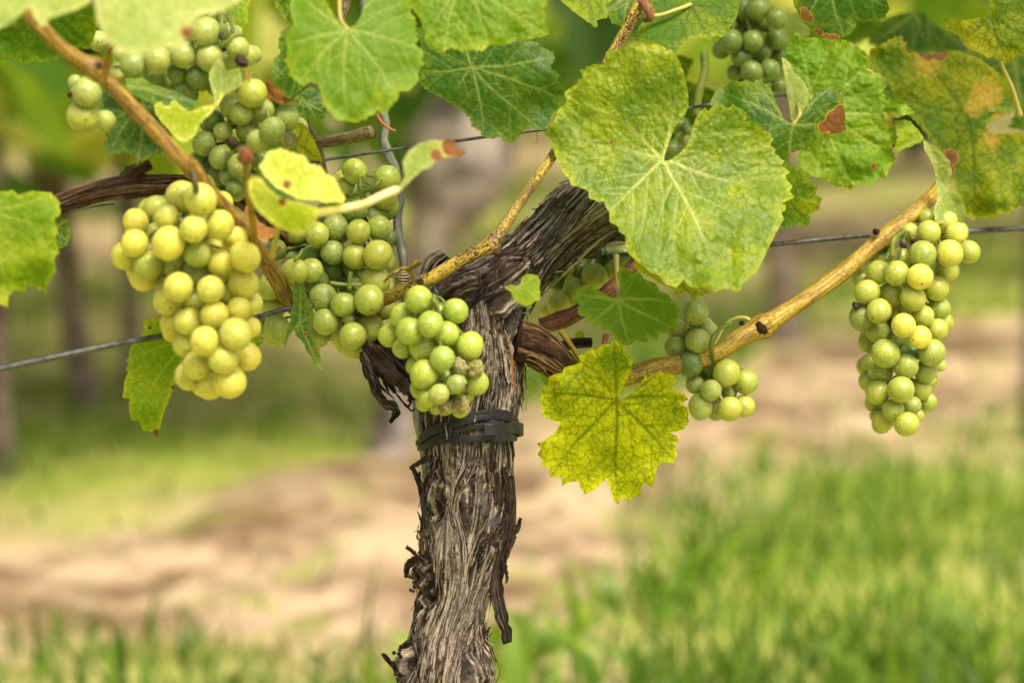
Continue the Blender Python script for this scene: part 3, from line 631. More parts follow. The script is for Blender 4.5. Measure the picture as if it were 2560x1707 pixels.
L5 = z2([(745, 205), (700, 170), (660, 110), (620, 40), (590, -40), (520, -80), (400, -60), (355, 10), (345, 60), (360, 120), (375, 160), (350, 205), (330, 260), (322, 310), (335, 350), (322, 400), (310, 430), (338, 470), (350, 530), (380, 560), (440, 605), (490, 575), (540, 590), (560, 640), (578, 720), (605, 760), (640, 800), (670, 840), (720, 848), (760, 848), (810, 858), (860, 842), (900, 822), (960, 780), (1000, 792), (1030, 790), (1060, 740), (1110, 690), (1112, 640), (1180, 638), (1250, 570), (1252, 500), (1282, 450), (1270, 390), (1282, 350), (1230, 320), (1250, 270), (1230, 220), (1235, 150), (1200, 90), (1180, 30), (1120, -30), (1000, -60), (900, -30), (872, 40), (850, 110), (800, 175), (765, 203)])
leaf('smooth green leaf hanging at the top, over the cut spur and grey tube', L5, z2([(752, 210)])[0], z2([(380, -50), (325, 310), (400, 600), (760, 850), (1110, 690), (1280, 350), (1000, -60)]), 1.085, 'leaf_lit', tilt=(.03, -.30), cup=.22, g=3.6, pucker=.0007, wave=.006, teeth=7,
     pet=[(850, 40, 1.12), (850, -60, 1.17)], yels=[(780, 250, 130, .05), (940, 90, 120, -.4), (760, 60, 100, -.2), (945, 243, 12, .7)], burns=[])
L6 = z2([(1080, -60), (1150, -10), (1200, 60), (1255, 130), (1280, 200), (1300, 290), (1360, 350), (1420, 378), (1470, 332), (1540, 362), (1620, 350), (1700, 362), (1740, 322), (1800, 315), (1850, 322)]) + z3([(240, 290), (350, 272), (420, 262), (490, 238), (468, 200), (452, 165), (465, 110), (432, 62), (470, 30), (450, -30), (300, -120), (0, -140)])
leaf('broad bright green leaf at the top edge, overlapping a darker leaf', L6, (1160, -60), [(1080, 60), (1108, 134), (1220, 128), (1370, 85), (1368, 10)], 1.12, 'leaf_lit', tilt=(0, -.25), cup=.15, g=3.6, pucker=.0013, wave=.005, teeth=6, yels=[(1150, 100, 90, .15), (1300, 60, 90, -.15), (1200, -20, 90, -.2)])
L7 = z2([(1230, 220), (1250, 190), (1400, 180), (1600, 190), (1800, 220), (1960, 250)]) + z3([(300, 285), (370, 290), (440, 310), (435, 330), (520, 372), (528, 420), (490, 470), (552, 520), (548, 570), (582, 620), (594, 670), (545, 690), (540, 720), (552, 760), (498, 795), (496, 850), (440, 915), (380, 900), (320, 900), (265, 960), (240, 985)]) + z2([(1908, 1002), (1870, 1000), (1820, 962), (1760, 970), (1700, 962), (1680, 920), (1620, 882), (1600, 820), (1560, 780), (1500, 742), (1420, 692), (1320, 642), (1250, 582), (1265, 520), (1280, 450), (1260, 300)])
leaf('dark green leaf with fine pale veins beneath the broad bright leaf', L7, z2([(1622, 472)])[0], z2([(1290, 500), (1530, 600), (1700, 960), (1560, 250)]) + z3([(440, 915), (560, 690), (520, 400)]), 1.17, 'leaf_green', tilt=(-.05, -.05), cup=.1, g=3.0, pucker=.0007, wave=.005, teeth=6, yels=[(1300, 320, 50, .3), (1080, 250, 70, .15)], vw=1.9)

L8a = z2([(190, 1062), (280, 1040), (370, 1070), (450, 1090), (490, 1150), (560, 1160), (590, 1210), (660, 1240), (690, 1310), (733, 1380), (720, 1422), (650, 1412), (600, 1425), (560, 1402), (500, 1402), (400, 1392), (330, 1350), (250, 1310), (180, 1240), (130, 1160), (170, 1120)])
leaf('lemon yellow leaf lobe with a brown bitten hole, in front of the bunches', L8a, z2([(310, 1285)])[0], z2([(250, 1050), (480, 1120), (700, 1400), (160, 1140)]), 1.05, 'leaf_lemon', tilt=(0, -.9), cup=.3, g=4, pucker=.0004, wave=.003, teeth=6, burns=[(717, 462, 10)], holes=[(717, 461, 5)])
L8b = z6([(45, 170), (70, 140), (120, 150), (170, 215), (250, 270), (340, 290), (440, 322), (452, 360), (432, 420), (400, 440), (375, 468), (300, 465), (220, 438), (150, 385), (90, 325), (50, 240)])
leaf('folded lower half of the lemon yellow leaf, greener inside', L8b, z6([(240, 290)])[0], z6([(60, 160), (90, 330), (300, 460), (440, 400)]), 1.045, 'leaf_lemon', tilt=(0, .3), cup=.2, g=4, pucker=.0003, wave=.003, teeth=5, yels=[(680, 490, 50, -.35), (740, 545, 50, -.15)], burns=[(705, 505, 10)],
     pet=[(690, 600, 1.07), (680, 640, 1.10)])
L8c = z2([(1105, 1322), (1150, 1240), (1138, 1130), (1180, 1060), (1250, 1008), (1340, 980), (1400, 985), (1450, 975), (1500, 980), (1508, 1050), (1560, 1045), (1578, 1080), (1540, 1100), (1440, 1100), (1400, 1130), (1370, 1125), (1330, 1180), (1280, 1190), (1200, 1262), (1130, 1332)])
leaf('narrow folded leaf with a scorched curled tip on a long pale stalk', L8c, z2([(1108, 1325)])[0], z2([(1480, 1000), (1200, 1080)]), 1.06, 'leaf_pale', tilt=(.5, .2), cup=.3, g=3.4, pucker=.0005, wave=.006, teeth=5,
     burns=[(1130, 365, 26), (1090, 388, 14), (1155, 385, 20), (1100, 400, 10)], yels=[(1020, 420, 50, -.25), (1060, 375, 40, -.35)], pet=[(960, 487, 1.055), (900, 513, 1.052), (800, 531, 1.05), (730, 535, 1.055)], pr=.0019, petmat='petiole_pale')
L9 = z5([(-150, 120), (-80, 60), (0, 72), (80, 60), (110, 90), (200, 65), (300, 75), (350, 130), (362, 200), (320, 242), (345, 290), (328, 350), (352, 430), (318, 470), (332, 540), (300, 580), (270, 665), (210, 640), (165, 615), (150, 665), (90, 650), (50, 690), (45, 755), (0, 740), (-120, 650), (-200, 400)])
leaf('bright green leaf hanging at the left edge below the brown arm', L9, z5([(-60, 180)])[0], z5([(310, 80), (350, 300), (270, 660), (30, 750)]), 1.08, 'leaf_lime', tilt=(.1, -.2), cup=.2, g=4, pucker=.0012, wave=.01, teeth=6, yels=[(20, 560, 60, -.2), (100, 640, 60, .15)])
L9b = z5([(290, 240), (340, 222), (400, 230), (425, 300), (415, 350), (400, 385), (350, 412), (320, 380), (300, 330)])
leaf('small crinkled dark leaf peeping out behind the leaf at the left edge', L9b, z5([(300, 290)])[0], z5([(400, 240), (410, 370)]), 1.16, 'leaf_green', g=3.6, pucker=.0016, wave=.004, teeth=5)
L10 = z5([(960, 798), (930, 820), (890, 818), (850, 840), (862, 890), (830, 940), (805, 960), (770, 1000), (765, 1050), (745, 1080), (768, 1085), (740, 1135), (765, 1130), (738, 1190), (728, 1290), (772, 1300), (765, 1340), (778, 1425), (830, 1430), (848, 1490), (880, 1488), (910, 1502), (935, 1527), (970, 1400), (978, 1370), (1035, 1235), (1045, 1180), (1095, 1060), (1150, 960), (1080, 850), (1020, 800)])
leaf('small bright hanging leaf with yellow specks behind the left front bunch', L10, z5([(1120, 950)])[0], z5([(860, 850), (750, 1080), (790, 1415), (930, 1520)]), 1.16, 'leaf_lime', tilt=(.2, -.2), cup=.1, g=2.8, pucker=.0007, wave=.005, yels=[(360, 980, 120, .05)], burns=[(391, 1083, 11), (374, 819, 5), (406, 832, 4), (434, 968, 6)], vw=2.0)
L11a = z1([(640, -60), (665, 30), (672, 100), (685, 160), (720, 240), (770, 310), (850, 357), (930, 368), (1010, 382), (1100, 345), (1220, 335), (1290, 290), (1350, 240), (1345, 170), (1400, 110), (1500, 95), (1600, 60), (1690, 0), (1710, -60)])
leaf('large pale blurred leaf at the top left, nearest the camera', L11a, (350, -60), z1([(720, 240), (1000, 378), (1340, 230), (1600, 60)]), .985, 'leaf_pale', tilt=(0, -.8), cup=.2, g=5, pucker=.0008, wave=.006, teeth=5, burns=[(467, 82, 15)], yels=[(300, 20, 60, -.25)])
L11b = z1([(-120, 220), (0, 200), (80, 160), (160, 92), (215, 55), (240, 120), (285, 200), (350, 130), (460, 95), (560, 60), (640, 10), (650, -80), (-120, -80)])
leaf('blurred pale leaf in the top left corner over the orange cane', L11b, (60, -50), z1([(0, 200), (285, 190), (600, 30)]), 1.0, 'leaf_pale', tilt=(0, -.8), cup=.2, g=5, pucker=.0008, wave=.005, teeth=4, yels=[(60, 20, 60, -.4), (180, 20, 60, -.3)])
L11c = z1([(-80, 250), (0, 190), (150, 100), (300, 60), (480, 40), (640, 20), (690, 100), (682, 190), (660, 260), (625, 348), (590, 345), (560, 330), (460, 395), (430, 412), (290, 438), (240, 425), (180, 447), (140, 440), (70, 415), (0, 425), (-80, 420)])
leaf('dark olive leaf seen from below behind the orange cane, top left', L11c, z1([(330, 40)])[0], z1([(620, 340), (440, 400), (180, 440), (0, 300)]), 1.12, 'leaf_back', tilt=(0, .5), g=3.6, pucker=.0010, wave=.004, teeth=5, yels=[(100, 80, 200, -.45)])
L12 = z1([(875, 545), (930, 552), (1000, 545), (1060, 590), (1150, 615), (1250, 650), (1340, 692), (1400, 730), (1340, 760), (1240, 760), (1100, 742), (1000, 702), (920, 660), (880, 620)])
leaf('dark green folded leaf edge just right of the orange cane', L12, z1([(900, 600)])[0], z1([(1390, 730), (1200, 650)]), 1.12, 'leaf_green', tilt=(0, -.7), g=3.8, pucker=.0006, wave=.004, yels=[(345, 205, 20, .4), (420, 222, 18, .3), (318, 205, 20, .5)])
L12b = z1([(1080, 745), (1100, 715), (1130, 712), (1150, 740), (1185, 742), (1200, 705), (1225, 700), (1280, 750), (1330, 785), (1420, 745), (1500, 735), (1535, 690), (1550, 640), (1562, 680), (1520, 745), (1460, 815), (1400, 870), (1365, 950), (1290, 1002), (1240, 975), (1200, 930), (1130, 860), (1090, 800)])
leaf('bright lime heart shaped leaf right of the orange cane', L12b, z1([(1290, 990)])[0], z1([(1120, 720), (1220, 710), (1490, 740)]), 1.10, 'leaf_lemon', tilt=(0, -.3), g=3.8, pucker=.0005, wave=.003, yels=[(440, 300, 100, -.6)])
L13 = z1([(1530, 385), (1560, 430), (1585, 500), (1640, 482), (1680, 480), (1702, 560), (1688, 600), (1620, 640), (1560, 672), (1555, 700), (1500, 735), (1498, 680), (1480, 620), (1463, 560), (1470, 500), (1495, 450)])
leaf('small curled pale leaf under the top left bunch', L13, z1([(1555, 700)])[0], z1([(1530, 400), (1690, 500)]), 1.12, 'leaf_pale', tilt=(.4, 0), fold=[(1555 / 2.8, 250, 535, 150, -.6)], g=3.6, pucker=.0005, wave=.003, yels=[(560, 190, 60, -.4)])
L14 = z1([(700, 640), (760, 600), (900, 620), (1050, 700), (1150, 850), (1205, 950), (1150, 1062), (1050, 1100), (1000, 1130), (950, 1160), (962, 1090), (900, 1070), (870, 1060), (820, 1078), (750, 1080), (728, 1010), (752, 960), (722, 930), (690, 880), (680, 760)])
leaf('dark ribbed leaf hanging under the orange cane at the left', L14, z1([(1000, 720)])[0], z1([(700, 880), (760, 1075), (960, 1150), (1180, 1000)]), 1.16, 'leaf_green', tilt=(.1, -.4), g=3.6, pucker=.0016, wave=.008, teeth=6, yels=[(290, 370, 50, .1)])
L15a = z2([(420, 170), (350, 182), (290, 220), (268, 300), (282, 380), (218, 440), (232, 550), (225, 590), (290, 670), (350, 692), (400, 660), (450, 600), (520, 480), (520, 260)])
leaf('dark leaf half hidden behind the smooth green leaf', L15a, z2([(480, 300)])[0], z2([(270, 300), (225, 560), (350, 690)]), 1.15, 'leaf_green', tilt=(-.2, -.2), g=3.6, pucker=.0006, wave=.005, teeth=6)
L15b = z2([(345, 735), (400, 665), (500, 600), (560, 650), (605, 790), (585, 800), (590, 830), (545, 835), (540, 857), (500, 840), (470, 845), (420, 812), (385, 800), (365, 770)])
leaf('small dark crinkled leaf above the cut spur', L15b, z2([(440, 700)])[0], z2([(600, 790), (540, 850), (370, 770)]), 1.185, 'leaf_green', tilt=(.2, -.2), g=3.0, pucker=.0011, wave=.004, teeth=5, yels=[(745, 262, 22, .3)])
L16 = z2([(395, 850), (430, 862), (470, 890), (500, 950), (530, 1000), (562, 1070), (580, 1132), (520, 1120), (440, 1090), (400, 1060), (385, 950)])
leaf('narrow mustard yellow leaf edge right of the upper bunch', L16, z2([(400, 1000)])[0], z2([(570, 1120), (440, 870)]), 1.13, 'leaf_gold', tilt=(.6, 0), g=3.6, pucker=.0006, wave=.004, yels=[(770, 350, 80, .6)])
L17 = z2([(145, 605), (180, 580), (212, 563), (235, 590), (262, 610), (300, 650), (372, 685), (350, 732), (300, 725), (260, 722), (220, 700), (185, 680)])
leaf('dry brown curled leaf scrap above the upper bunch', L17, z2([(250, 690)])[0], z2([(215, 570), (360, 690)]), 1.15, 'leaf_dry', tilt=(0, .5), g=3.0, pucker=.0010, wave=.006)
L18 = z3([(520, -60), (560, 5), (650, 80), (720, 130), (780, 170), (800, 202), (826, 185), (818, 142), (860, 135), (892, 128), (896, 80), (878, 35), (925, 5), (925, -60)])
leaf('pale backlit leaf tip poking down from the top edge', L18, (1460, -40), z3([(800, 198), (890, 120)]), 1.2, 'leaf_back', tilt=(0, -.5), g=3.6, pucker=.0005, wave=.004, yels=[(1440, 20, 50, .5)])
L19a = z3([(900, -60), (885, 40), (890, 100), (925, 168), (1000, 190), (1050, 150), (1110, 60), (1120, -60)])
leaf('small piece of green leaf left of the upper cane at the top', L19a, (1580, -30), z3([(900, 80), (1000, 185)]), 1.24, 'leaf_green', tilt=(0, -.2), g=3.8, pucker=.0008, wave=.004, teeth=6, yels=[(1520, 40, 30, .3)])
L19 = z3([(1240, -60), (1200, 80), (1130, 160), (1072, 262), (1095, 298), (1150, 302), (1200, 320), (1250, 345), (1320, 350), (1372, 377), (1400, 320), (1442, 280), (1500, 270), (1560, 265), (1612, 282), (1650, 250), (1692, 262), (1740, 220), (1770, 160), (1800, 120), (1812, 40), (1800, -60)])
leaf('veined green leaf behind the upper cane, yellow at its right tip', L19, z3([(1480, 30)])[0], z3([(1085, 280), (1370, 370), (1610, 280), (1800, 60)]), 1.23, 'leaf_back', tilt=(0, -.35), g=3.2, pucker=.0010, wave=.006, teeth=6, yels=[(1620, 60, 120, -.3), (1810, 70, 50, .4)], pet=[(1700, 22, 1.225), (1640, 40, 1.22), (1605, 25, 1.21)], petmat='petiole')
L20 = z4([(338, 866), (290, 845), (262, 800), (235, 740), (205, 650), (160, 590), (95, 558), (62, 582), (20, 558), (-30, 575), (-90, 562), (-120, 600), (-200, 640), (-240, 720), (-180, 850), (-50, 900), (60, 1000), (200, 1100), (290, 1180), (305, 1160), (318, 1100), (332, 1070), (380, 1052), (402, 1045), (430, 1062), (452, 1030), (490, 1012), (520, 1010), (560, 975), (600, 982), (622, 930), (680, 932), (715, 898), (700, 850), (712, 820), (695, 760), (702, 730), (692, 700), (712, 622), (680, 600), (650, 577), (600, 600), (530, 632), (480, 680), (440, 760), (400, 810), (362, 862)])
leaf('star shaped leaf with one scorched brown lobe, right of the largest leaf', L20, z4([(345, 876)])[0], z4([(90, 562), (650, 580), (710, 900), (320, 1140), (-150, 640)]), 1.19, 'leaf_green', fold=[(345 / 2.8 + 1860, 876 / 2.8, 2095, 250, .35)], g=2.8, pucker=.0008, wave=.006, teeth=5,
     burns=[(2090, 300, 25), (2104, 280, 18), (2108, 320, 17), (2078, 312, 18), (2060, 318, 14), (2086, 330, 12), (2098, 335, 14, .45), (1982, 380, 6)], yels=[(2070, 322, 45, .7), (2090, 350, 35, .5), (1900, 215, 50, .45), (1870, 220, 40, .3), (2000, 370, 30, .5), (2108, 255, 14, .8)], vw=2.0, pet=[(2000, 290, 1.21), (1990, 240, 1.24)])
L21 = z4([(300, 330), (370, 218), (410, 262), (450, 268), (520, 262), (600, 275), (700, 280), (780, 310), (820, 342), (892, 410), (862, 490), (930, 535), (1002, 602), (962, 650), (1030, 692), (1110, 710), (1192, 790), (1110, 815), (1030, 832), (1062, 900), (1050, 940), (1082, 1010), (1042, 1050), (1062, 1130), (1030, 1162), (990, 1252), (950, 1240), (912, 1282), (850, 1302), (810, 1290), (770, 1300), (742, 1337), (690, 1308), (642, 1312), (580, 1260), (500, 1242), (420, 1200), (380, 1152), (372, 1090), (420, 1000), (450, 760), (400, 650), (330, 500), (290, 420)])
leaf('large crinkled green leaf behind the scorched star leaf', L21, z4([(500, 780)])[0], z4([(380, 240), (880, 420), (1190, 790), (1050, 1130), (740, 1335), (400, 1150)]), 1.245, 'leaf_lit', tilt=(-.05, -.1), g=3.2, pucker=.0022, wave=.012, teeth=6, yels=[(1980, 120, 90, -.45), (2140, 140, 60, -.2), (2100, 400, 100, -.05)], burns=[(2230, 300, 30, .36), (2184, 416, 7), (2236, 365, 6)])
L21b = z4([(262, 400), (290, 410), (340, 470), (352, 510), (400, 545), (432, 600), (462, 665), (440, 740), (400, 800), (362, 862), (335, 850), (318, 760), (300, 660), (280, 520)])
leaf('pale folded leaf flap standing over the star shaped leaf', L21b, z4([(350, 855)])[0], z4([(270, 405), (455, 665)]), 1.225, 'leaf_pale', tilt=(.5, 0), g=3.4, pucker=.0008, wave=.003, yels=[(1990, 220, 90, -.35)])
L22 = z4([(880, 352), (980, 300), (1060, 262), (1100, 250), (1132, 300), (1135, 345), (1200, 370), (1290, 385), (1400, 362), (1480, 350), (1560, 382), (1640, 400), (1692, 442), (1740, 480), (1790, 520), (1840, 560), (1872, 640), (1930, 700), (1922, 760), (1850, 800), (1770, 832), (1710, 860), (1692, 900), (1720, 935), (1790, 942), (1900, 930), (2000, 950), (2080, 1200), (1990, 1430), (1882, 1462), (1860, 1500), (1800, 1492), (1742, 1540), (1680, 1520), (1600, 1542), (1540, 1500), (1480, 1330), (1450, 1200), (1370, 1060), (1290, 960), (1200, 850), (1100, 760), (1060, 700), (1032, 620), (990, 540), (950, 520), (870, 482)])
leaf('largest yellowing leaf at the right, rust coloured along its upper edge', L22, z4([(1560, 800)])[0], z4([(1100, 260), (1700, 440), (1900, 720), (1980, 1250), (1600, 1530), (1060, 680)]), 1.29, 'leaf_gold', tilt=(0, -.15), g=3.4, pucker=.0014, wave=.01, teeth=7,
     burns=[(2275, 122, 12), (2310, 132, 14), (2350, 135, 18), (2375, 395, 20), (2372, 425, 14), (2320, 140, 12), (2262, 100, 8), (2465, 235, 55, .40), (2435, 270, 34, .38), (2480, 345, 34, .38), (2320, 155, 50, .38), (2500, 300, 30, .36)], yels=[(2310, 150, 50, .5), (2470, 230, 40, .9), (2445, 250, 30, .7), (2480, 345, 30, .6), (2350, 230, 100, .1), (2420, 540, 90, .2), (2240, 150, 60, -.2)])
L23 = z4([(1255, 975), (1300, 1000), (1345, 1035), (1400, 1080), (1442, 1130), (1455, 1200), (1450, 1260), (1432, 1330), (1480, 1345), (1522, 1375), (1550, 1440), (1550, 1500), (1532, 1562), (1500, 1580), (1460, 1545), (1440, 1500), (1400, 1560), (1340, 1575), (1328, 1480), (1352, 1380), (1340, 1230), (1320, 1160), (1290, 1100), (1260, 1040)])
leaf('twisted narrow leaf curling down onto the right hand bunch', L23, z4([(1262, 985)])[0], z4([(1440, 1330), (1520, 1560)]), 1.24, 'leaf_pale', tilt=(.5, 0), fold=[(2300, 340, 2370, 560, -1.0)], g=3.2, pucker=.0010, wave=.006, teeth=3, yels=[(2360, 450, 90, -.35), (2380, 520, 50, -.2)])
L23b = z4([(1060, 852), (1120, 838), (1160, 850), (1210, 900), (1262, 960), (1240, 1002), (1200, 1010), (1160, 1032), (1120, 1040), (1082, 1068), (1050, 1040), (1080, 960), (1062, 910)])
leaf('small yellow edged leaf lobe between the crinkled and the yellowing leaf', L23b, z4([(1255, 972)])[0], z4([(1070, 870), (1070, 1050)]), 1.25, 'leaf_lit', tilt=(.4, .2), g=3.4, pucker=.0012, wave=.005, teeth=5, yels=[(2250, 330, 25, .5), (2295, 330, 20, .6)])
L24 = z4([(1390, 135), (1450, 148), (1530, 142), (1620, 130), (1700, 115), (1742, 88), (1722, 40), (1705, -10), (1720, -60), (2060, -60), (2060, 330), (1960, 365), (1900, 378), (1882, 432), (1850, 447), (1790, 430), (1740, 400), (1702, 412), (1652, 370), (1610, 360), (1572, 340), (1530, 292), (1522, 250), (1490, 240), (1470, 205), (1420, 195)])
leaf('yellow mottled leaf in the top right corner', L24, z4([(1725, 105)])[0], z4([(1395, 140), (1540, 290), (1850, 440), (2000, 330)]), 1.23, 'leaf_gold', tilt=(0, .1), g=3.2, pucker=.0012, wave=.006, teeth=6, yels=[(2460, 110, 40, .5), (2420, 80, 40, .3), (2500, 50, 60, -.3), (2530, 140, 30, .4)], pet=[(2500, 150, 1.26), (2530, 220, 1.27), (2550, 290, 1.28)])
L25 = z4([(335, -60), (345, 10), (352, 50), (372, 82), (385, 110), (402, 140), (412, 160), (442, 182), (478, 215), (490, 240), (530, 252), (580, 270), (640, 282), (682, 268), (700, 260), (752, 240), (775, 200), (792, 165), (780, 142), (750, 128), (780, 132), (800, 150), (842, 160), (870, 150), (905, 157), (930, 140), (990, 146), (992, 110), (1002, 95), (1018, 62), (1000, 10), (1010, -60)])
leaf('glossy green leaf with a scorched left margin, cut by the top edge', L25, (2070, -60), z4([(420, 160), (700, 262), (1010, 60)]), 1.185, 'leaf_green', tilt=(0, .15), cup=.1, g=2.8, pucker=.0006, wave=.004, teeth=3, burns=[(2014, 40, 13), (2010, 28, 9), (2025, 48, 9), (2050, 82, 8), (2065, 92, 8), (2080, 94, 8), (2092, 93, 6), (2040, 76, 5)], holes=[(2019, 50, 4.5)],
     yels=[(1995, 10, 26, .55), (2015, 65, 22, .6), (2035, 30, 14, .5), (2050, 65, 16, .5), (2200, 55, 30, .1)], vw=2.0)
L26 = z4([(250, 240), (280, 200), (300, 160), (330, 90), (370, 80), (430, 160), (462, 200), (460, 252), (400, 262), (360, 280), (300, 302)])
leaf('pale mint leaf behind the top right bunch', L26, z4([(340, 100)])[0], z4([(255, 240), (440, 240)]), 1.33, 'leaf_pale', g=4, teeth=3, yels=[(1980, 60, 60, -.5)])
L27 = z4([(290, 1130), (372, 1180), (402, 1180), (440, 1220), (462, 1250), (448, 1275), (490, 1300), (512, 1325), (500, 1360), (548, 1392), (530, 1430), (532, 1470), (480, 1490), (448, 1500), (470, 1540), (460, 1570), (410, 1600), (380, 1570), (310, 1600), (200, 1600), (180, 1400)]) 
leaf('yellow spotted leaf behind the right edge of the largest leaf', L27, z4([(250, 1300)])[0], z4([(510, 1320), (540, 1400), (460, 1560)]), 1.24, 'leaf_back', tilt=(-.2, -.2), g=3.2, pucker=.0010, wave=.006, teeth=5, yels=[(2030, 512, 22, .9), (2010, 512, 16, .8), (1975, 560, 40, -.1)], burns=[(1940, 568, 8), (2042, 518, 4), (1925, 580, 10)])
L28 = za([(650, 470), (690, 480), (740, 520), (800, 530), (890, 530), (960, 560), (985, 600), (960, 606), (950, 622), (930, 608), (918, 634), (900, 615), (880, 592), (862, 600), (832, 608), (815, 585), (792, 568), (770, 560), (740, 545), (700, 520), (660, 500)])
leaf('orange yellow leaf margin under the lower edge of the largest leaf', L28, za([(850, 540)])[0], za([(920, 630), (980, 600)]), 1.22, 'leaf_gold', g=3.0, pucker=.0005, wave=.003, yels=[(1730, 720, 200, .7)])
L29 = za([(246, 900), (262, 925), (285, 940), (330, 955), (300, 985), (290, 1003), (262, 978), (250, 945)])
leaf('scrap of lime leaf showing behind the backlit yellow leaf', L29, za([(300, 960)])[0], za([(248, 905), (285, 1000)]), 1.23, 'leaf_lit', g=3, pucker=.0004)
L29b = za([(395, 862), (412, 868), (430, 900), (425, 912), (395, 905), (386, 880)])
leaf('tiny lime leaf tucked above the backlit yellow leaf', L29b, za([(400, 870)])[0], za([(424, 908)]), 1.23, 'leaf_lit', g=3, pucker=.0002, sec=False)
L29c = za([(402, 800), (405, 775), (425, 762), (442, 768), (443, 785), (425, 800)])
leaf('tiny round leaf bud blade beside the grey twig', L29c, za([(410, 800)])[0], za([(436, 768)]), 1.25, 'leaf_lit', g=3, pucker=.0002, sec=False)
L30 = z6([(315, 740), (362, 768), (380, 810), (395, 850), (418, 890), (430, 930), (422, 990), (400, 1030), (405, 1062), (420, 1090), (460, 1130), (458, 1165), (470, 1200), (472, 1258), (448, 1245), (428, 1228), (415, 1190), (382, 1150), (372, 1110), (350, 1080), (322, 1060), (315, 1010), (290, 1060), (268, 1098), (265, 1122), (250, 1105), (268, 1050), (285, 1000), (290, 950), (305, 870), (300, 800)])
leaf('dark narrow leaf hanging between two bunches left of the trunk', L30, z6([(345, 985)])[0], z6([(345, 770), (425, 930), (465, 1250), (255, 1100)]), 1.175, 'leaf_green', tilt=(.2, 0), g=2.6, pucker=.0006, wave=.004, burns=[(790, 872, 5), (712, 866, 5), (763, 835, 5)], vw=1.6)
L36 = z6([(40, 300), (110, 400), (160, 430), (215, 440), (240, 470), (190, 490), (150, 520), (110, 500), (60, 430), (20, 360)])
leaf('rust brown dry leaf scrap between the golden bunch and the big green bunch', L36, z6([(120, 450)])[0], z6([(230, 465), (40, 320)]), 1.11, 'leaf_dry', tilt=(0, -.3), g=3.4, pucker=.001, wave=.01)
L37 = z1([(1530, -60), (1550, 30), (1560, 70), (1600, 130), (1640, 190), (1690, 228), (1712, 190), (1740, 150), (1735, 60), (1755, 0), (1750, -60)])
leaf('bright green leaf tip between the top left bunch and the smooth green leaf', L37, z1([(1640, -40)])[0], z1([(1690, 220), (1740, 80)]), 1.2, 'leaf_lime', tilt=(0, -.2), g=3.6, pucker=.001, wave=.004, teeth=5)
L38 = z2([(235, -60), (250, 40), (255, 70), (300, 120), (322, 150), (345, 60), (380, 20), (400, -60)])
leaf('yellow green leaf edge at the top beside the smooth green leaf', L38, z2([(300, -50)])[0], z2([(310, 130)]), 1.22, 'leaf_back', g=3.6, pucker=.001, teeth=5)
L39 = z4([(1240, 110), (1330, 150), (1420, 215), (1500, 250), (1570, 345), (1480, 380), (1380, 372), (1300, 350), (1230, 250)])
leaf('soft bluish green leaf behind the rust edged yellowing leaf', L39, z4([(1300, 130)])[0], z4([(1550, 340), (1300, 340)]), 1.38, 'leaf_green', g=5, teeth=5)
L40 = z4([(440, -60), (380, 60), (420, 200), (560, 300), (760, 330), (900, 260), (960, 120), (1000, -60)])
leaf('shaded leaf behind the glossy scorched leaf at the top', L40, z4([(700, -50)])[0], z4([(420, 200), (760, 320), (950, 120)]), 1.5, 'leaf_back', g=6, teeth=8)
L31 = z4([(870, 310), (900, 220), (950, 150), (1080, 100), (1200, 82), (1280, 98), (1310, 200), (1332, 330), (1290, 372), (1200, 372), (1130, 340), (1000, 340)])
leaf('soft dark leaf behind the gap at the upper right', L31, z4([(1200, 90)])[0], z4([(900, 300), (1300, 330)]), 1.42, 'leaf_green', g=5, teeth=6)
L32 = z5([(1500, 900), (1545, 905), (1570, 930), (1560, 970), (1530, 998), (1490, 960), (1470, 920)])
leaf('lime leaf tip poking out right of the left front bunch', L32, z5([(1480, 930)])[0], z5([(1555, 935)]), 1.15, 'leaf_back', g=3, pucker=.0004, burns=[(655, 845, 4)], sec=False)
L33 = z6([(815, 1060), (850, 1000), (900, 985), (960, 1000), (1000, 1060), (960, 1130), (900, 1140), (850, 1110)])
L34 = z4([(1600, 440), (1800, 380), (2000, 400), (2060, 700), (1960, 920), (1850, 900), (1900, 780), (1800, 540), (1700, 500)])
leaf('dark leaf in the shade at the right edge below the mottled leaf', L34, z4([(1900, 420)])[0], z4([(1990, 880), (1700, 480)]), 1.36, 'leaf_green', g=5, teeth=7)

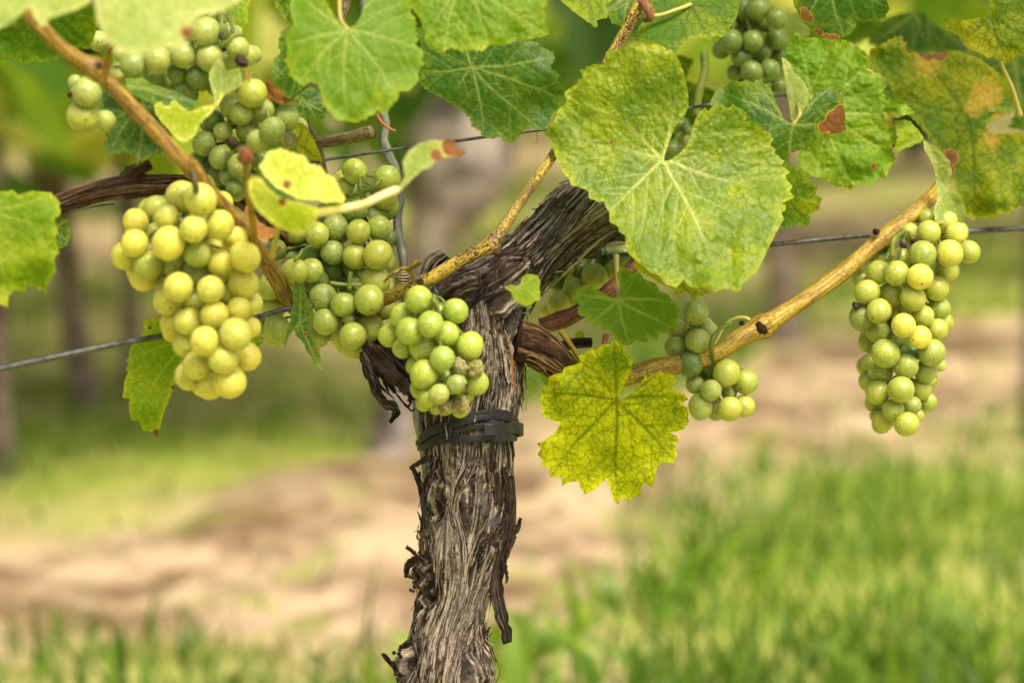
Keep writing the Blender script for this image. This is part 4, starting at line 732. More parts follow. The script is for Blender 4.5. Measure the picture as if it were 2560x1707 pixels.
# ------------------------------------------------------------------ grapes
def sphere_mesh(name, mat, seg=40, rings=28, squash=1.04, shrivel=0.0, seed=0):
    V, Fc = [], []
    ph = np.linspace(0, math.pi, rings + 1)
    th = np.linspace(0, 2 * math.pi, seg, endpoint=False)
    P, T = np.meshgrid(ph[1:-1], th, indexing='ij')
    X, Y, Z = np.sin(P) * np.cos(T), np.sin(P) * np.sin(T), np.cos(P)
    pts = np.concatenate([np.stack([X, Y, Z], -1).reshape(-1, 3), [[0, 0, 1], [0, 0, -1]]])
    r = 1 + .018 * vnoise(pts[:, 0] * 1.6, pts[:, 1] * 1.6, pts[:, 2] * 1.6, seed)
    if shrivel:
        a = np.arctan2(pts[:, 1], pts[:, 0]); fl = np.sqrt(pts[:, 0] ** 2 + pts[:, 1] ** 2)
        r += -shrivel * fl * np.abs(np.sin(a * 4.5 + 2.5 * vnoise(pts[:, 0] * 2, pts[:, 1] * 2, pts[:, 2] * 2, seed + 3))) ** .6 + shrivel * .8 * fbm(pts[:, 0] * 3.2, pts[:, 1] * 3.2, pts[:, 2] * 3.2, seed + 1, 3)
    pts = pts * r[:, None]; pts[:, 2] *= squash
    top, bot = len(pts) - 2, len(pts) - 1; nr = rings - 1
    Fc = [[i * seg + j, (i + 1) * seg + j, (i + 1) * seg + (j + 1) % seg, i * seg + (j + 1) % seg] for i in range(nr - 1) for j in range(seg)]
    Fc += [[top, j, (j + 1) % seg] for j in range(seg)] + [[bot, (nr - 1) * seg + (j + 1) % seg, (nr - 1) * seg + j] for j in range(seg)]
    m = bpy.data.meshes.new(name); m.from_pydata(pts.tolist(), [], Fc); m.polygons.foreach_set('use_smooth', [True] * len(m.polygons)); m.materials.append(mat); return m
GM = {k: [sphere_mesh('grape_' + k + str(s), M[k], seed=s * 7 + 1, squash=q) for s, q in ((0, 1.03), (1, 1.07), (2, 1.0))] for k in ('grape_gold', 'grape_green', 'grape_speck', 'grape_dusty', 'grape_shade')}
GM['dried'] = [sphere_mesh('grape_dried' + str(s), M['grape_dried'], 56, 40, 1.12, .22, s * 5 + 2) for s in range(3)]
GM['raisin'] = [sphere_mesh('raisin' + str(s), M['raisin'], 30, 22, 1.3, .25, s * 5 + 9) for s in range(2)]
def bunch(label, grapes, d, kind, attach, fill=(), depth=.017, special=None, fillin=True, stems=()):
    """grapes: (x, y, r[, layer]) in photograph pixels; layer 2 = front, 1 = middle, 0 = back; attach = where the stalk joins (x, y, d)"""
    a = WV(*attach)
    root = empty('grape_bunch', tuple(a), label, 'grape bunch', 'grape bunches on the front vine')
    Gs = [list(g_) + [2] * (4 - len(g_)) for g_ in grapes]; n_ = len(Gs); lr = np.random.default_rng(int(attach[0]))
    gx_, gy_, gr_ = (np.array([q[i] for q in Gs], float) for i in range(3)); ly = np.array([q[3] for q in Gs], float)
    k = d / F; xm, ym, rm = gx_ * k, gy_ * k, gr_ * k
    # grapes deeper inside the bunch, glimpsed through the gaps
    if fillin:
        rm_ = float(np.median(gr_)); add = []
        for t_ in range(900):
            i0 = int(lr.integers(n_)); 
            if gr_[i0] < rm_ * .6: continue
            a_ = lr.uniform(0, 6.28); q_ = lr.uniform(0, .75) * gr_[i0]; x_, y_ = gx_[i0] + q_ * math.cos(a_), gy_[i0] + q_ * math.sin(a_)
            dd_ = np.hypot(gx_ - x_, gy_ - y_)
            if (dd_ < 1.7 * rm_).sum() < 3: continue
            if all(math.hypot(x_ - b_[0], y_ - b_[1]) > 1.25 * rm_ for b_ in add): add.append((x_, y_, rm_ * lr.uniform(.8, .95), -.9))
        add = add[:int(.6 * n_) + 2]
        Gs += [list(b_) for b_ in add]; n_ = len(Gs)
        gx_, gy_, gr_ = (np.array([q[i] for q in Gs], float) for i in range(3)); ly = np.array([q[3] for q in Gs], float)
        k = d / F; xm, ym, rm = gx_ * k, gy_ * k, gr_ * k
    # rounded bunch body: front grapes near the middle bulge most
    cx = xm.mean(); hw = max(xm.max() - xm.min(), .01) / 2
    z = -(ly - 1) * depth * .62 + lr.uniform(-.002, .002, n_) + .5 * hw * ((xm - cx) / hw) ** 2 * .5
    zorder = z.copy()
    for it in range(60):                     # push overlapping grapes apart in depth, keeping who is in front
        for i in range(n_):
            for j in range(i + 1, n_):
                q = (xm[i] - xm[j]) ** 2 + (ym[i] - ym[j]) ** 2; R = (rm[i] + rm[j]) * .985
                if q < R * R:
                    need = math.sqrt(R * R - q); dz = z[j] - z[i]
                    s = 1 if (zorder[j] - zorder[i]) >= 0 else -1
                    if dz * s < need:
                        e = (need - dz * s) * .25; z[j] += s * e; z[i] -= s * e
    z -= z.min() - (-depth * .9) if True else 0
    z += 0
    first = None
    axis_pts = []
    for i in range(n_):
        ki = kind
        if special and i in special: ki = special[i]
        ms = GM[ki]; m = ms[int(lr.integers(len(ms)))]
        o = bpy.data.objects.new('grape' if ki != 'raisin' else 'shrivelled_grape', m); C.objects.link(o); o.parent = root
        dd = d + z[i]; w_ = WV(gx_[i], gy_[i], dd); o.location = w_ - a
        s = gr_[i] * dd / F; s = s * 1.04; o.scale = (s * lr.uniform(.96, 1.03), s * lr.uniform(.96, 1.03), s * lr.uniform(.97, 1.03))
        o.rotation_euler = (lr.uniform(-1.5, 1.1), lr.uniform(-1.0, 1.0), lr.uniform(0, 6.28))
        axis_pts.append((gy_[i], gx_[i], dd, s))
    # main stalk through the bunch with a pedicel to every grape
    g_ = Geo(); ap = sorted(axis_pts); zb = float(np.median([p[2] for p in ap])) + .005
    ys = np.linspace(ap[0][0], ap[-1][0] - 15, 6)
    ax = [(np.average([p[1] for p in ap], weights=[math.exp(-((p[0] - y) / 60) ** 2) for p in ap]), y, zb) for y in ys]
    q = spline([attach] + ax, 40); P3 = W(q[:, 0], q[:, 1], q[:, 2]); V, Fc = tube_geo(P3, np.linspace(.0017, .0008, 40), 9, lambda th, s: .0002 * vnoise(th * 2, s * 400, 0, 3)); g_.add(V, Fc)
    for (y, x, dd, s) in ap:
        c = W(x, y, dd); i0 = int(np.argmin(np.linalg.norm(P3 - (c + np.array([0, 0, .010])), axis=1))); b0 = P3[i0]
        v = b0 - c; L = np.linalg.norm(v) + 1e-6; e = c + v / L * s * .96
        mid = (b0 + e) / 2 + np.array([0, 0, .002]); V, Fc = tube_geo(spline([b0, mid, e], 8), np.array([.0007, .0006, .00055, .0005, .0005, .0006, .0009, .0012]), 7); g_.add(V, Fc)
    for st_ in stems:
        q = spline(st_[0], 24); P3 = W(q[:, 0], q[:, 1], q[:, 2]); V, Fc = tube_geo(P3, np.full(24, st_[1]), 9, lambda th, s: .0003 * vnoise(th * 2, s * 300, 0, 8)); g_.add(V, Fc)
    g_.obj('stalk', M['green_stem'], root, tuple(a))
    return root

A_ = z5([(1085, 100, 90, 1), (1190, 115, 95, 2.6), (1310, 130, 50, .3), (930, 170, 75, 0), (805, 250, 76, 1), (990, 220, 77, 1.5), (1150, 290, 79, 2.6), (1305, 265, 86, 2.2), (800, 375, 82, 1.6), (738, 450, 78, .9), (925, 320, 66, .2), (1000, 375, 94, 2.3), (1175, 435, 82, 1.3), (1400, 345, 68, .7), (1455, 455, 89, 2.2), (1310, 490, 78, 1), (880, 505, 86, 1), (1020, 485, 80, .3), (1165, 545, 75, .2), (850, 580, 78, .2), (965, 590, 55, -.4), (1060, 635, 86, 2.2), (1250, 650, 79, 2.4), (1350, 675, 48, .8), (1445, 620, 88, 1.5), (1330, 560, 45, -.2), (1000, 715, 86, .8), (1150, 710, 66, 0), (1490, 735, 68, .6), (1420, 765, 70, 1.6), (1275, 800, 82, 1.9), (1120, 840, 82, 1.4), (1400, 915, 94, 2.5), (1490, 875, 58, .5), (1020, 850, 70, .1), (1215, 955, 84, 2.1), (1095, 975, 70, .8), (1325, 1065, 86, 2.2), (1465, 1045, 82, 1.1), (1170, 1100, 86, 1.3), (1120, 1165, 84, .8), (1365, 1200, 94, 2), (1250, 1225, 76, .9), (1270, 590, 60, -.5), (1340, 990, 60, -.3), (1280, 400, 60, 0), (1090, 520, 60, -.6)])
bunch('large sunlit golden yellow grape bunch hanging at the left, nearest the camera', A_, 1.105, 'grape_gold', (520, 440, 1.125), special={3: 'grape_green', 10: 'grape_green', 17: 'grape_green', 18: 'grape_dusty', 20: 'grape_green', 27: 'grape_green', 16: 'grape_green', 12: 'grape_green'})
B_ = z6([(660, 112, 70, 1), (848, 154, 74, 1), (600, 200, 52, 0), (838, 262, 70, .5), (845, 312, 78, .3), (550, 432, 74, 1), (445, 475, 70, 1.4), (683, 460, 70, 1.6), (800, 440, 71, 1), (850, 500, 58, 0), (660, 335, 76, 0), (560, 262, 76, -.2), (775, 378, 70, -.2), (534, 580, 71, 1), (665, 603, 73, 2), (793, 592, 81, 2.2), (838, 635, 62, 0), (208, 564, 60, .7), (290, 600, 52, -.3), (314, 690, 74, 2), (412, 682, 66, 1.2), (440, 742, 72, 0), (525, 680, 62, -.2), (640, 655, 58, -.3), (420, 600, 68, -.1), (778, 742, 85, 1.7), (845, 785, 62, .3), (177, 775, 73, 1.7), (187, 895, 71, 1.2), (212, 1018, 75, 1.4), (200, 1050, 68, .1), (90, 1000, 68, .1), (478, 838, 78, 1.6), (596, 880, 72, 2), (744, 852, 84, 2.4), (820, 893, 74, .9), (491, 978, 73, 2), (752, 1013, 75, 1.4), (651, 1060, 77, 2.4), (650, 1118, 74, .7), (450, 1058, 66, .5), (560, 1045, 62, 0), (640, 985, 58, -.2), (690, 930, 60, -.3), (575, 745, 62, -.5), (330, 470, 50, -.5), (500, 340, 60, -.8), (350, 560, 55, -1), (130, 860, 55, -.4)])
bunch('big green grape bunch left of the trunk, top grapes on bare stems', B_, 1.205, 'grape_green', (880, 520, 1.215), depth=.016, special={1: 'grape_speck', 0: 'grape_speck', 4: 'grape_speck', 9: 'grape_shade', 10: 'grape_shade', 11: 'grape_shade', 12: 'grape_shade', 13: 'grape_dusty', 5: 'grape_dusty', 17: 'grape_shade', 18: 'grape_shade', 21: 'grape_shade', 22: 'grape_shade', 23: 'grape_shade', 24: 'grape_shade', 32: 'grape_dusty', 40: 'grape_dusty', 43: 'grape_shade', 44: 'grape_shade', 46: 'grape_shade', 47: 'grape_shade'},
      stems=[([z6([(690, 150)])[0] + (1.195,), z6([(698, 225)])[0] + (1.195,), z6([(705, 300)])[0] + (1.205,)], .0008), ([z6([(812, 155)])[0] + (1.185,), z6([(770, 208)])[0] + (1.185,), z6([(700, 232)])[0] + (1.195,), z6([(630, 250)])[0] + (1.2,)], .0010), ([z6([(360, 560)])[0] + (1.19,), z6([(345, 590)])[0] + (1.185,), z6([(315, 625)])[0] + (1.18,)], .0007), ([z6([(520, 755)])[0] + (1.19,), z6([(610, 765)])[0] + (1.19,), z6([(700, 765)])[0] + (1.19,)], .0009), ([z6([(635, 690)])[0] + (1.19,), z6([(630, 790)])[0] + (1.19,)], .0012)])
C_ = z6([(1030, 850, 79, 1.8), (937, 942, 70, 1), (977, 1032, 76, 1.6), (1097, 991, 73, 2.2), (1243, 916, 69, 1.2), (1191, 1046, 73, 1.3), (862, 1058, 66, .3), (1325, 1119, 77, 1), (1166, 1190, 70, 2.2), (1055, 1122, 80, .7), (940, 1128, 60, .4), (1062, 1280, 80, 2), (1015, 1232, 58, .2), (1287, 1172, 58, .6), (1267, 1241, 48, 1.9), (1358, 1248, 50, 1.6), (1360, 1330, 71, .6), (1248, 1337, 54, 2.3), (1185, 1308, 62, .3), (1088, 1412, 60, 1.0), (1147, 1395, 57, 2), (1272, 1460, 48, 1.6), (1182, 1468, 44, 1.5), (1035, 1372, 50, 0), (1095, 892, 44, 0), (1152, 920, 46, 0), (1290, 1395, 55, .2), (1225, 1085, 52, .1), (1130, 1478, 34, .2), (1303, 1385, 13, 2.5), (1306, 1345, 10, 2.5)])
bunch('speckled green grape bunch in front of the trunk, shrivelled grapes at its tip', C_, 1.145, 'grape_speck', (1085, 745, 1.15), depth=.013, special={14: 'dried', 15: 'dried', 21: 'dried', 22: 'dried', 17: 'grape_dusty', 20: 'grape_dried', 19: 'grape_dried', 29: 'raisin', 30: 'raisin'} | {17: 'grape_dried'} if False else {14: 'dried', 15: 'dried', 21: 'dried', 22: 'dried', 29: 'raisin', 30: 'raisin', 17: 'grape_dusty', 20: 'grape_dusty'},
      stems=[([(1083, 748, 1.14), z6([(1120, 860)])[0] + (1.135,), z6([(1140, 930)])[0] + (1.14,)], .0011)])
D_ = zb([(905, 355, 58, 2), (990, 303, 53, 1.2), (1040, 360, 53, 1.8), (810, 355, 47, .3), (900, 285, 45, .2), (875, 463, 65, 2), (1007, 458, 64, 2), (1100, 451, 57, 1), (995, 540, 57, .3), (767, 485, 50, .8), (748, 555, 60, 2), (657, 550, 57, 1.2), (575, 582, 46, .6), (655, 485, 42, 0), (862, 572, 62, 2.2), (943, 630, 60, 1), (603, 648, 60, 1.8), (722, 660, 62, .5), (661, 740, 60, 2.1), (827, 678, 63, 1.8), (955, 728, 56, .5), (876, 766, 54, 1), (765, 745, 48, .3), (580, 770, 64, .7), (782, 811, 58, 2.3), (862, 868, 55, 2), (655, 838, 58, .3), (762, 880, 52, 0), (610, 895, 48, 0), (945, 833, 54, .6), (975, 795, 36, 0), (693, 947, 70, 2.4), (918, 943, 68, 1.6), (660, 905, 46, 0), (794, 1010, 61, 2.1), (670, 1030, 60, 1), (890, 1034, 56, 1.2), (810, 948, 48, 0), (618, 990, 40, .1), (655, 1138, 58, 1.3), (769, 1124, 64, 2.2), (864, 1120, 54, .9), (620, 1085, 38, 0), (640, 1190, 45, .3), (731, 1223, 54, 1.8), (823, 1203, 43, 1.2), (900, 1183, 43, .4), (685, 1276, 52, 1.2), (798, 1294, 57, 2), (850, 1252, 32, .2), (648, 1255, 32, 0), (990, 395, 30, 0), (795, 600, 40, -.5), (960, 1005, 30, 0), (905, 1075, 35, 0)]) + zb([(780, 415, 17, 2.2), (835, 400, 19, 1.8), (548, 715, 18, 1.2)])
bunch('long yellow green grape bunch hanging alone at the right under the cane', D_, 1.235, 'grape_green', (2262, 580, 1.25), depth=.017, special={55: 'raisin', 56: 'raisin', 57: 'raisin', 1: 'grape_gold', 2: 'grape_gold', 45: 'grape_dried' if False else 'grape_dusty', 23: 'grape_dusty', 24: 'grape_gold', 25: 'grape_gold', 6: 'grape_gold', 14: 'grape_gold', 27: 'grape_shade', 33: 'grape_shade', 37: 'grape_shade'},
      stems=[([(2262, 578, 1.235), (2235, 600, 1.225), (2230, 640, 1.225)], .0013)])
E_ = za([(918, 683, 52, 2), (843, 758, 44, .8), (835, 833, 47, 1), (928, 805, 51, 1.8), (972, 762, 42, .5), (895, 905, 55, 2), (1050, 942, 55, 2), (1132, 978, 53, 1.5), (915, 990, 38, 1), (985, 1015, 44, 1.8), (940, 1083, 52, 1.4), (1064, 1094, 51, 2.2), (1124, 1083, 47, 1), (1008, 1095, 46, .6), (970, 912, 34, .2), (1062, 1022, 34, .1), (1012, 985, 34, .2)])
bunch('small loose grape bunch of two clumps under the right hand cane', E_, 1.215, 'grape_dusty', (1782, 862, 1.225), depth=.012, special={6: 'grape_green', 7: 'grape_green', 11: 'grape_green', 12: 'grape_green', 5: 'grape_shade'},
      stems=[([(1830, 805, 1.20), (1792, 830, 1.2), (1778, 862, 1.2), (1782, 910, 1.21), (1770, 945, 1.215)], .0011)])
F_ = za([(335, 645, 48, 2), (400, 582, 45, 1), (488, 530, 54, 1.5), (292, 672, 36, .6), (322, 545, 40, .3), (367, 500, 32, .3), (572, 505, 44, .8), (540, 462, 50, .3), (430, 505, 40, 0), (455, 620, 40, .2), (610, 440, 44, 0), (520, 600, 40, 0), (380, 640, 36, 0)])
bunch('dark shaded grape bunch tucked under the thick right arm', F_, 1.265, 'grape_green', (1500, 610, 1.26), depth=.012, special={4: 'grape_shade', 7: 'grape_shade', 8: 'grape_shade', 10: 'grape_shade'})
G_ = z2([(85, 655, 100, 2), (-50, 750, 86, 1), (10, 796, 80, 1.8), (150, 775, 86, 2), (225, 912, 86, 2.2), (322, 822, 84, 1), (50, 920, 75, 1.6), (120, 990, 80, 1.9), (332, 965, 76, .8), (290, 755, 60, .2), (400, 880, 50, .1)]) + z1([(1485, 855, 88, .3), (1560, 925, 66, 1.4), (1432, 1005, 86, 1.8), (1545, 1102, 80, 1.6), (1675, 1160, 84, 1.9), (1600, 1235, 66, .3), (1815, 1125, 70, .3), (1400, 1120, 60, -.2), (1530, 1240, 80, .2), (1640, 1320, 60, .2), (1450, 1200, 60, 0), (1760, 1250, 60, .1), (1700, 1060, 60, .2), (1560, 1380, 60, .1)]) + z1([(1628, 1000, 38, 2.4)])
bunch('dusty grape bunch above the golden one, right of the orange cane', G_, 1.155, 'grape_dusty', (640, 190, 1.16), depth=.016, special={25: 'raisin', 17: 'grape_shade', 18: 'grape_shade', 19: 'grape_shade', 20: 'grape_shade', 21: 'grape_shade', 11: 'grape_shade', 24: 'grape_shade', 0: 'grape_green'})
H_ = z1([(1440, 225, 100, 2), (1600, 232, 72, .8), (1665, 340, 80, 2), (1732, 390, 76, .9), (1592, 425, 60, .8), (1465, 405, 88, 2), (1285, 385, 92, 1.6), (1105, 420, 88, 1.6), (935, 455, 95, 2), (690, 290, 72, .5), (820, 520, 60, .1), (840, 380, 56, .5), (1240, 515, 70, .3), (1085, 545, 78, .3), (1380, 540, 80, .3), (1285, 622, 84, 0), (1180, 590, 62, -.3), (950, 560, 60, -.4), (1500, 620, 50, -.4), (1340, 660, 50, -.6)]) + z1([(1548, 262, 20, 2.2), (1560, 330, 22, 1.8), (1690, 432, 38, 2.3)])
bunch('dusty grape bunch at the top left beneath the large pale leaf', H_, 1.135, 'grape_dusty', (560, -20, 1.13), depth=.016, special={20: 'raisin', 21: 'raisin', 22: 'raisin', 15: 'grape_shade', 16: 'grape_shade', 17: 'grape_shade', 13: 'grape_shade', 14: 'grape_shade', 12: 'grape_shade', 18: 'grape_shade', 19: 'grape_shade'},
      stems=[([z1([(1545, 330)])[0] + (1.11,), z1([(1600, 290)])[0] + (1.108,), z1([(1640, 250)])[0] + (1.108,), z1([(1700, 240)])[0] + (1.11,)], .0011)])
H2_ = z1([(530, 580, 52, .8), (610, 648, 96, 2), (580, 820, 110, 1.9), (735, 850, 74, .4), (490, 665, 18, 2)])
bunch('three pale grapes peeping out left of the orange cane', H2_, 1.125, 'grape_dusty', (235, 190, 1.14), depth=.014, fillin=False, special={4: 'raisin', 2: 'grape_green'})
I_ = z3([(1850, 60, 90, 1), (1755, 290, 80, 2), (1905, 290, 76, 2), (1828, 400, 70, 1.6), (1902, 505, 76, 2), (1785, 510, 56, 1), (1690, 350, 62, .5), (1740, 165, 70, 1), (1850, 185, 62, .5)]) + z4([(75, 270, 66, 1.3), (232, 268, 76, 1.2), (180, 490, 70, 1.8), (55, 500, 62, 1.2), (128, 370, 60, .8), (232, 130, 76, 1.5), (105, 60, 84, 1.3), (130, 160, 60, .3), (0, 160, 70, .6), (250, 600, 50, 0), (180, 620, 45, 0), (30, 600, 45, 0), (250, 400, 60, 0), (-40, 590, 40, 0)])
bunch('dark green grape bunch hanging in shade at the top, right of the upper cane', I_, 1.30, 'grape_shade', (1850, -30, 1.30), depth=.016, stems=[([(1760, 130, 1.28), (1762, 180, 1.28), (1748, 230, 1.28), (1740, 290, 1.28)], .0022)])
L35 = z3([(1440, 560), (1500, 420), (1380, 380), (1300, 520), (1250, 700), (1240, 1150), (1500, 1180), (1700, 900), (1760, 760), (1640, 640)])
leaf('added dark leaf standing for shade behind the notch of the largest leaf', L35, z3([(1500, 600)])[0], z3([(1400, 400), (1330, 700), (1680, 760)]), 1.38, 'leaf_green', g=5, teeth=7, tilt=(0, .9), yels=[(1720, 280, 150, -.5)])  # leaf added and darkened to put shade behind the notch
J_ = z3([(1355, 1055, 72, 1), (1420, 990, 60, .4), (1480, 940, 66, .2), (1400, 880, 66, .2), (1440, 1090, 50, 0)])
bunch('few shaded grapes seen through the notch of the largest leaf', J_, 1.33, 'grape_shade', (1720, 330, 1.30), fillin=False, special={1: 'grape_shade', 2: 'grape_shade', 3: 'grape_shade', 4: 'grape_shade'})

# ------------------------------------------------------------------ the vine: trunk, arms, spurs, canes
def path_px(pts, n_):
    q = spline(pts, n_); P = W(q[:, 0], q[:, 1], q[:, 2]); return P, q[:, 3] * q[:, 2] / F, q
vine_o = WV(1110, 3056, 1.2)
vine = empty('grapevine', tuple(vine_o), 'old vine with shaggy fibrous trunk and two gnarled arms, strapped with black rubber', 'grapevine')
def bark_part(name, pts, mat, ns, step, amp=.0016, rho=13, kap=90, twist=0.0, lumps=(), nstrips=0, slen=(.008, .03), swid=(.0004, .0012), seed=0, big=.08, lift=.0006, rng_s=None, taper=False, loose=.12, headdark=None, headlow=None):
    P0, R0, _ = path_px(pts, 400)
    L = np.linalg.norm(np.diff(P0, axis=0), axis=1).sum(); n_ = int(L / step)
    s0 = np.concatenate([[0], np.cumsum(np.linalg.norm(np.diff(P0, axis=0), axis=1))])
    u = np.linspace(0, L, n_); P = np.stack([np.interp(u, s0, P0[:, i]) for i in range(3)], 1); R = np.interp(u, s0, R0)
    if taper: R = R * np.clip((L - u) / .012, .15, 1) ** .5
    T, N, B = frames(P)
    def flow(th, s):
        t = th + twist * s + .16 * vnoise(np.cos(th) * 1.6, np.sin(th) * 1.6, s * 22, seed + 2)
        for (ls, lt, lw, la) in lumps:          # the fibres part and run round each knot
            dt = (th - lt + math.pi) % (2 * math.pi) - math.pi; ds = (s - ls)
            q = np.exp(-((dt * .027) ** 2 + ds ** 2) / (lw * 1.5) ** 2); t = t + .55 * q * np.sign(la) * np.tanh(dt * 4)
        return t
    def disp(th, s):
        t = flow(th, s); c, sn = np.cos(t), np.sin(t)
        h1 = 1 - np.abs(vnoise(c * rho, sn * rho, s * kap, seed)) * 1.6
        h2 = 1 - np.abs(vnoise(c * rho * 2.7, sn * rho * 2.7, s * kap * 1.9, seed + 1)) * 1.6
        pl = np.clip(vnoise(c * 4.2, sn * 4.2, s * 42, seed + 7) * 3 + .3, 0, 1)      # plates that have peeled off
        h = .42 * h1 + .28 * h2 + .55 * pl - .08
        d_ = amp * (h - .6)
        rr = np.interp(s, u, R)
        d_ = d_ + rr * big * (vnoise(np.cos(th) * 1.3, np.sin(th) * 1.3, s * 26, seed + 4) + .5 * vnoise(np.cos(th) * 2.6, np.sin(th) * 2.6, s * 60, seed + 5))
        for (ls, lt, lw, la) in lumps:
            dt = (th - lt + math.pi) % (2 * math.pi) - math.pi; ds = s - ls; r2 = ((dt * .027) ** 2 + ds ** 2) / lw ** 2
            kk = np.exp(-r2 ** 1.3); d_ = d_ + la * kk * (1 + .35 * fbm(dt * 9, ds * 330, 0, seed + 11, 3)) - .5 * abs(la) * np.exp(-((np.sqrt(r2) - 1.25) / .25) ** 2)
        return d_, np.clip(h, 0, 1.1)
    th = np.linspace(0, 2 * math.pi, ns, endpoint=False)
    TH, SS = np.repeat(th[None], n_, 0), np.repeat(u[:, None], ns, 1); D, Hh = disp(TH, SS)
    def surf(thv, sv, extra):
        Pc = np.stack([np.interp(sv, u, P[:, i]) for i in range(3)], -1); Nn = np.stack([np.interp(sv, u, N[:, i]) for i in range(3)], -1); Bb = np.stack([np.interp(sv, u, B[:, i]) for i in range(3)], -1)
        r_ = np.interp(sv, u, R) + disp(thv, sv)[0] + extra
        return Pc + r_[..., None] * (np.cos(thv)[..., None] * Nn + np.sin(thv)[..., None] * Bb)
    RR = R[:, None] + D
    V = (P[:, None] + RR[..., None] * (np.cos(TH)[..., None] * N[:, None] + np.sin(TH)[..., None] * B[:, None])).reshape(-1, 3)
    i = np.arange(n_ - 1)[:, None] * ns; j = np.arange(ns)[None]; k = (j + 1) % ns
    Fc = np.stack([i + j, i + k, i + ns + k, i + ns + j], -1).reshape(-1, 4).tolist()
    Fc.append(list(range(ns))[::-1]); Fc.append([(n_ - 1) * ns + q for q in range(ns)])
    t = flow(TH, SS); cuv = np.stack([SS * 100, (t + math.pi) / (2 * math.pi) * 1.6, np.zeros_like(SS)], -1).reshape(-1, 3)
    mk = Geo(); lr = np.random.default_rng(seed + 50)
    tone = .5 + .3 * vnoise(np.cos(t) * 20, np.sin(t) * 20, SS * 60, seed + 8)
    if headlow:
        q_ = np.clip((headlow - SS) / .012, 0, 1); Hh = Hh - .18 * q_; tone = tone - .12 * q_
    if headdark:
        q_ = np.clip((SS - headdark) / .012, 0, 1); Hh = Hh - .75 * q_; tone = tone - .35 * q_
    o = mesh_obj(name, V, Fc, M[mat], vine, tuple(vine_o), {'hgt': Hh.ravel(), 'cuv': cuv, 'tone': tone.ravel()})
    if nstrips:
        ks = 9; n2 = nstrips
        lo, hi = rng_s or (0, L)
        sA = lr.uniform(lo, hi, n2); ln = lr.uniform(slen[0], slen[1], n2) * lr.choice([.5, 1, 1, 1.5], n2); tA = lr.uniform(-2.0, 2.0, n2); wdt = lr.uniform(swid[0], swid[1], n2)
        tt = np.linspace(0, 1, ks)
        sv = sA[:, None] + ln[:, None] * tt[None]; ok = sv.max(1) < L - .002; 
        th0 = tA[:, None] - twist * (sv - sA[:, None]) - .16 * (vnoise(np.cos(tA)[:, None] * 1.6, np.sin(tA)[:, None] * 1.6, sv * 22, seed + 2) - vnoise(np.cos(tA) * 1.6, np.sin(tA) * 1.6, sA * 22, seed + 2)[:, None])
        for (ls, lt, lw, la) in lumps:
            dt = th0 - lt; ds = sv - ls; q = np.exp(-((dt * .027) ** 2 + ds ** 2) / (lw * 1.5) ** 2); th0 = th0 + .5 * q * np.sign(dt) * .8
        wob = lr.uniform(-.03, .03, n2)[:, None] * np.sin(tt[None] * 5 + lr.uniform(0, 6, n2)[:, None]); th0 = th0 + wob
        fl = (lr.random(n2) < loose)
        ex = lift * lr.uniform(.1, 1.2, n2)[:, None] + (fl * lr.uniform(.0010, .0042, n2))[:, None] * (np.where(lr.random(n2)[:, None] < .5, tt[None], 1 - tt[None]) ** 2.2)
        rr_ = np.interp(sv, u, R)
        prof = np.sin(np.clip(tt * .9 + .08, 0, 1) * math.pi) ** .5
        hw = wdt[:, None] * prof[None] / 2
        C0 = surf(th0, sv, ex + .35 * wdt[:, None]); Lf = surf(th0 - hw / rr_, sv, ex); Rt = surf(th0 + hw / rr_, sv, ex)
        Vs = np.stack([Lf, C0, Rt], 2)[ok]; m_ = len(Vs); Vs = Vs.reshape(-1, 3)
        b = np.arange(m_)[:, None, None] * (ks * 3); r_ = np.arange(ks - 1)[None, :, None] * 3; c_ = np.array([0, 1])[None, None]
        a = (b + r_ + c_).reshape(-1); F2 = np.stack([a, a + 1, a + 4, a + 3], 1).tolist()
        tn = lr.uniform(0, 1, n2); hg = (.15 + 1.05 * lr.random(n2) ** .8) * np.clip(.75 + .9 * vnoise(np.cos(tA) * 2.6, np.sin(tA) * 2.6, sA * 55, seed + 31), .1, 1.1)
        if headlow: q_ = np.clip((headlow - sA) / .012, 0, 1); hg = hg - .28 * q_; tn = tn - .15 * q_
        tn = tn[ok]; hg = hg[ok]
        cu = np.stack([np.repeat(sv[ok][..., None], 3, 2) * 100, np.repeat(th0[ok][..., None] * .25 + .8, 3, 2) + np.array([-.01, 0, .01]), np.zeros((m_, ks, 3))], -1).reshape(-1, 3)
        mesh_obj('loose_bark', Vs, F2, M[mat], vine, tuple(vine_o), {'hgt': np.repeat(hg, ks * 3), 'tone': np.repeat(tn, ks * 3), 'cuv': cu})
    return o
# trunk from the ground up to the head
TR = [(1120, 3080, 1.2, 150), (1115, 2600, 1.2, 128), (1110, 2200, 1.2, 118), (1112, 1900, 1.2, 112), (1117, 1707, 1.2, 111), (1119, 1650, 1.2, 102), (1118, 1600, 1.2, 91), (1124, 1550, 1.2, 85), (1136, 1500, 1.2, 81), (1144, 1440, 1.2, 86), (1150, 1380, 1.2, 96), (1163, 1300, 1.2, 101), (1167, 1240, 1.2, 102), (1171, 1150, 1.2, 104), (1168, 1090, 1.2, 111), (1168, 1040, 1.2, 116), (1176, 960, 1.2, 120), (1188, 890, 1.2, 115), (1198, 830, 1.2, 104), (1200, 780, 1.2, 104), (1196, 730, 1.203, 100), (1196, 690, 1.207, 78), (1196, 655, 1.21, 40)]
P0, R0, q0 = path_px(TR, 600); s0 = np.concatenate([[0], np.cumsum(np.linalg.norm(np.diff(P0, axis=0), axis=1))])
sat = lambda y: float(np.interp(-y, -q0[:, 1], s0))
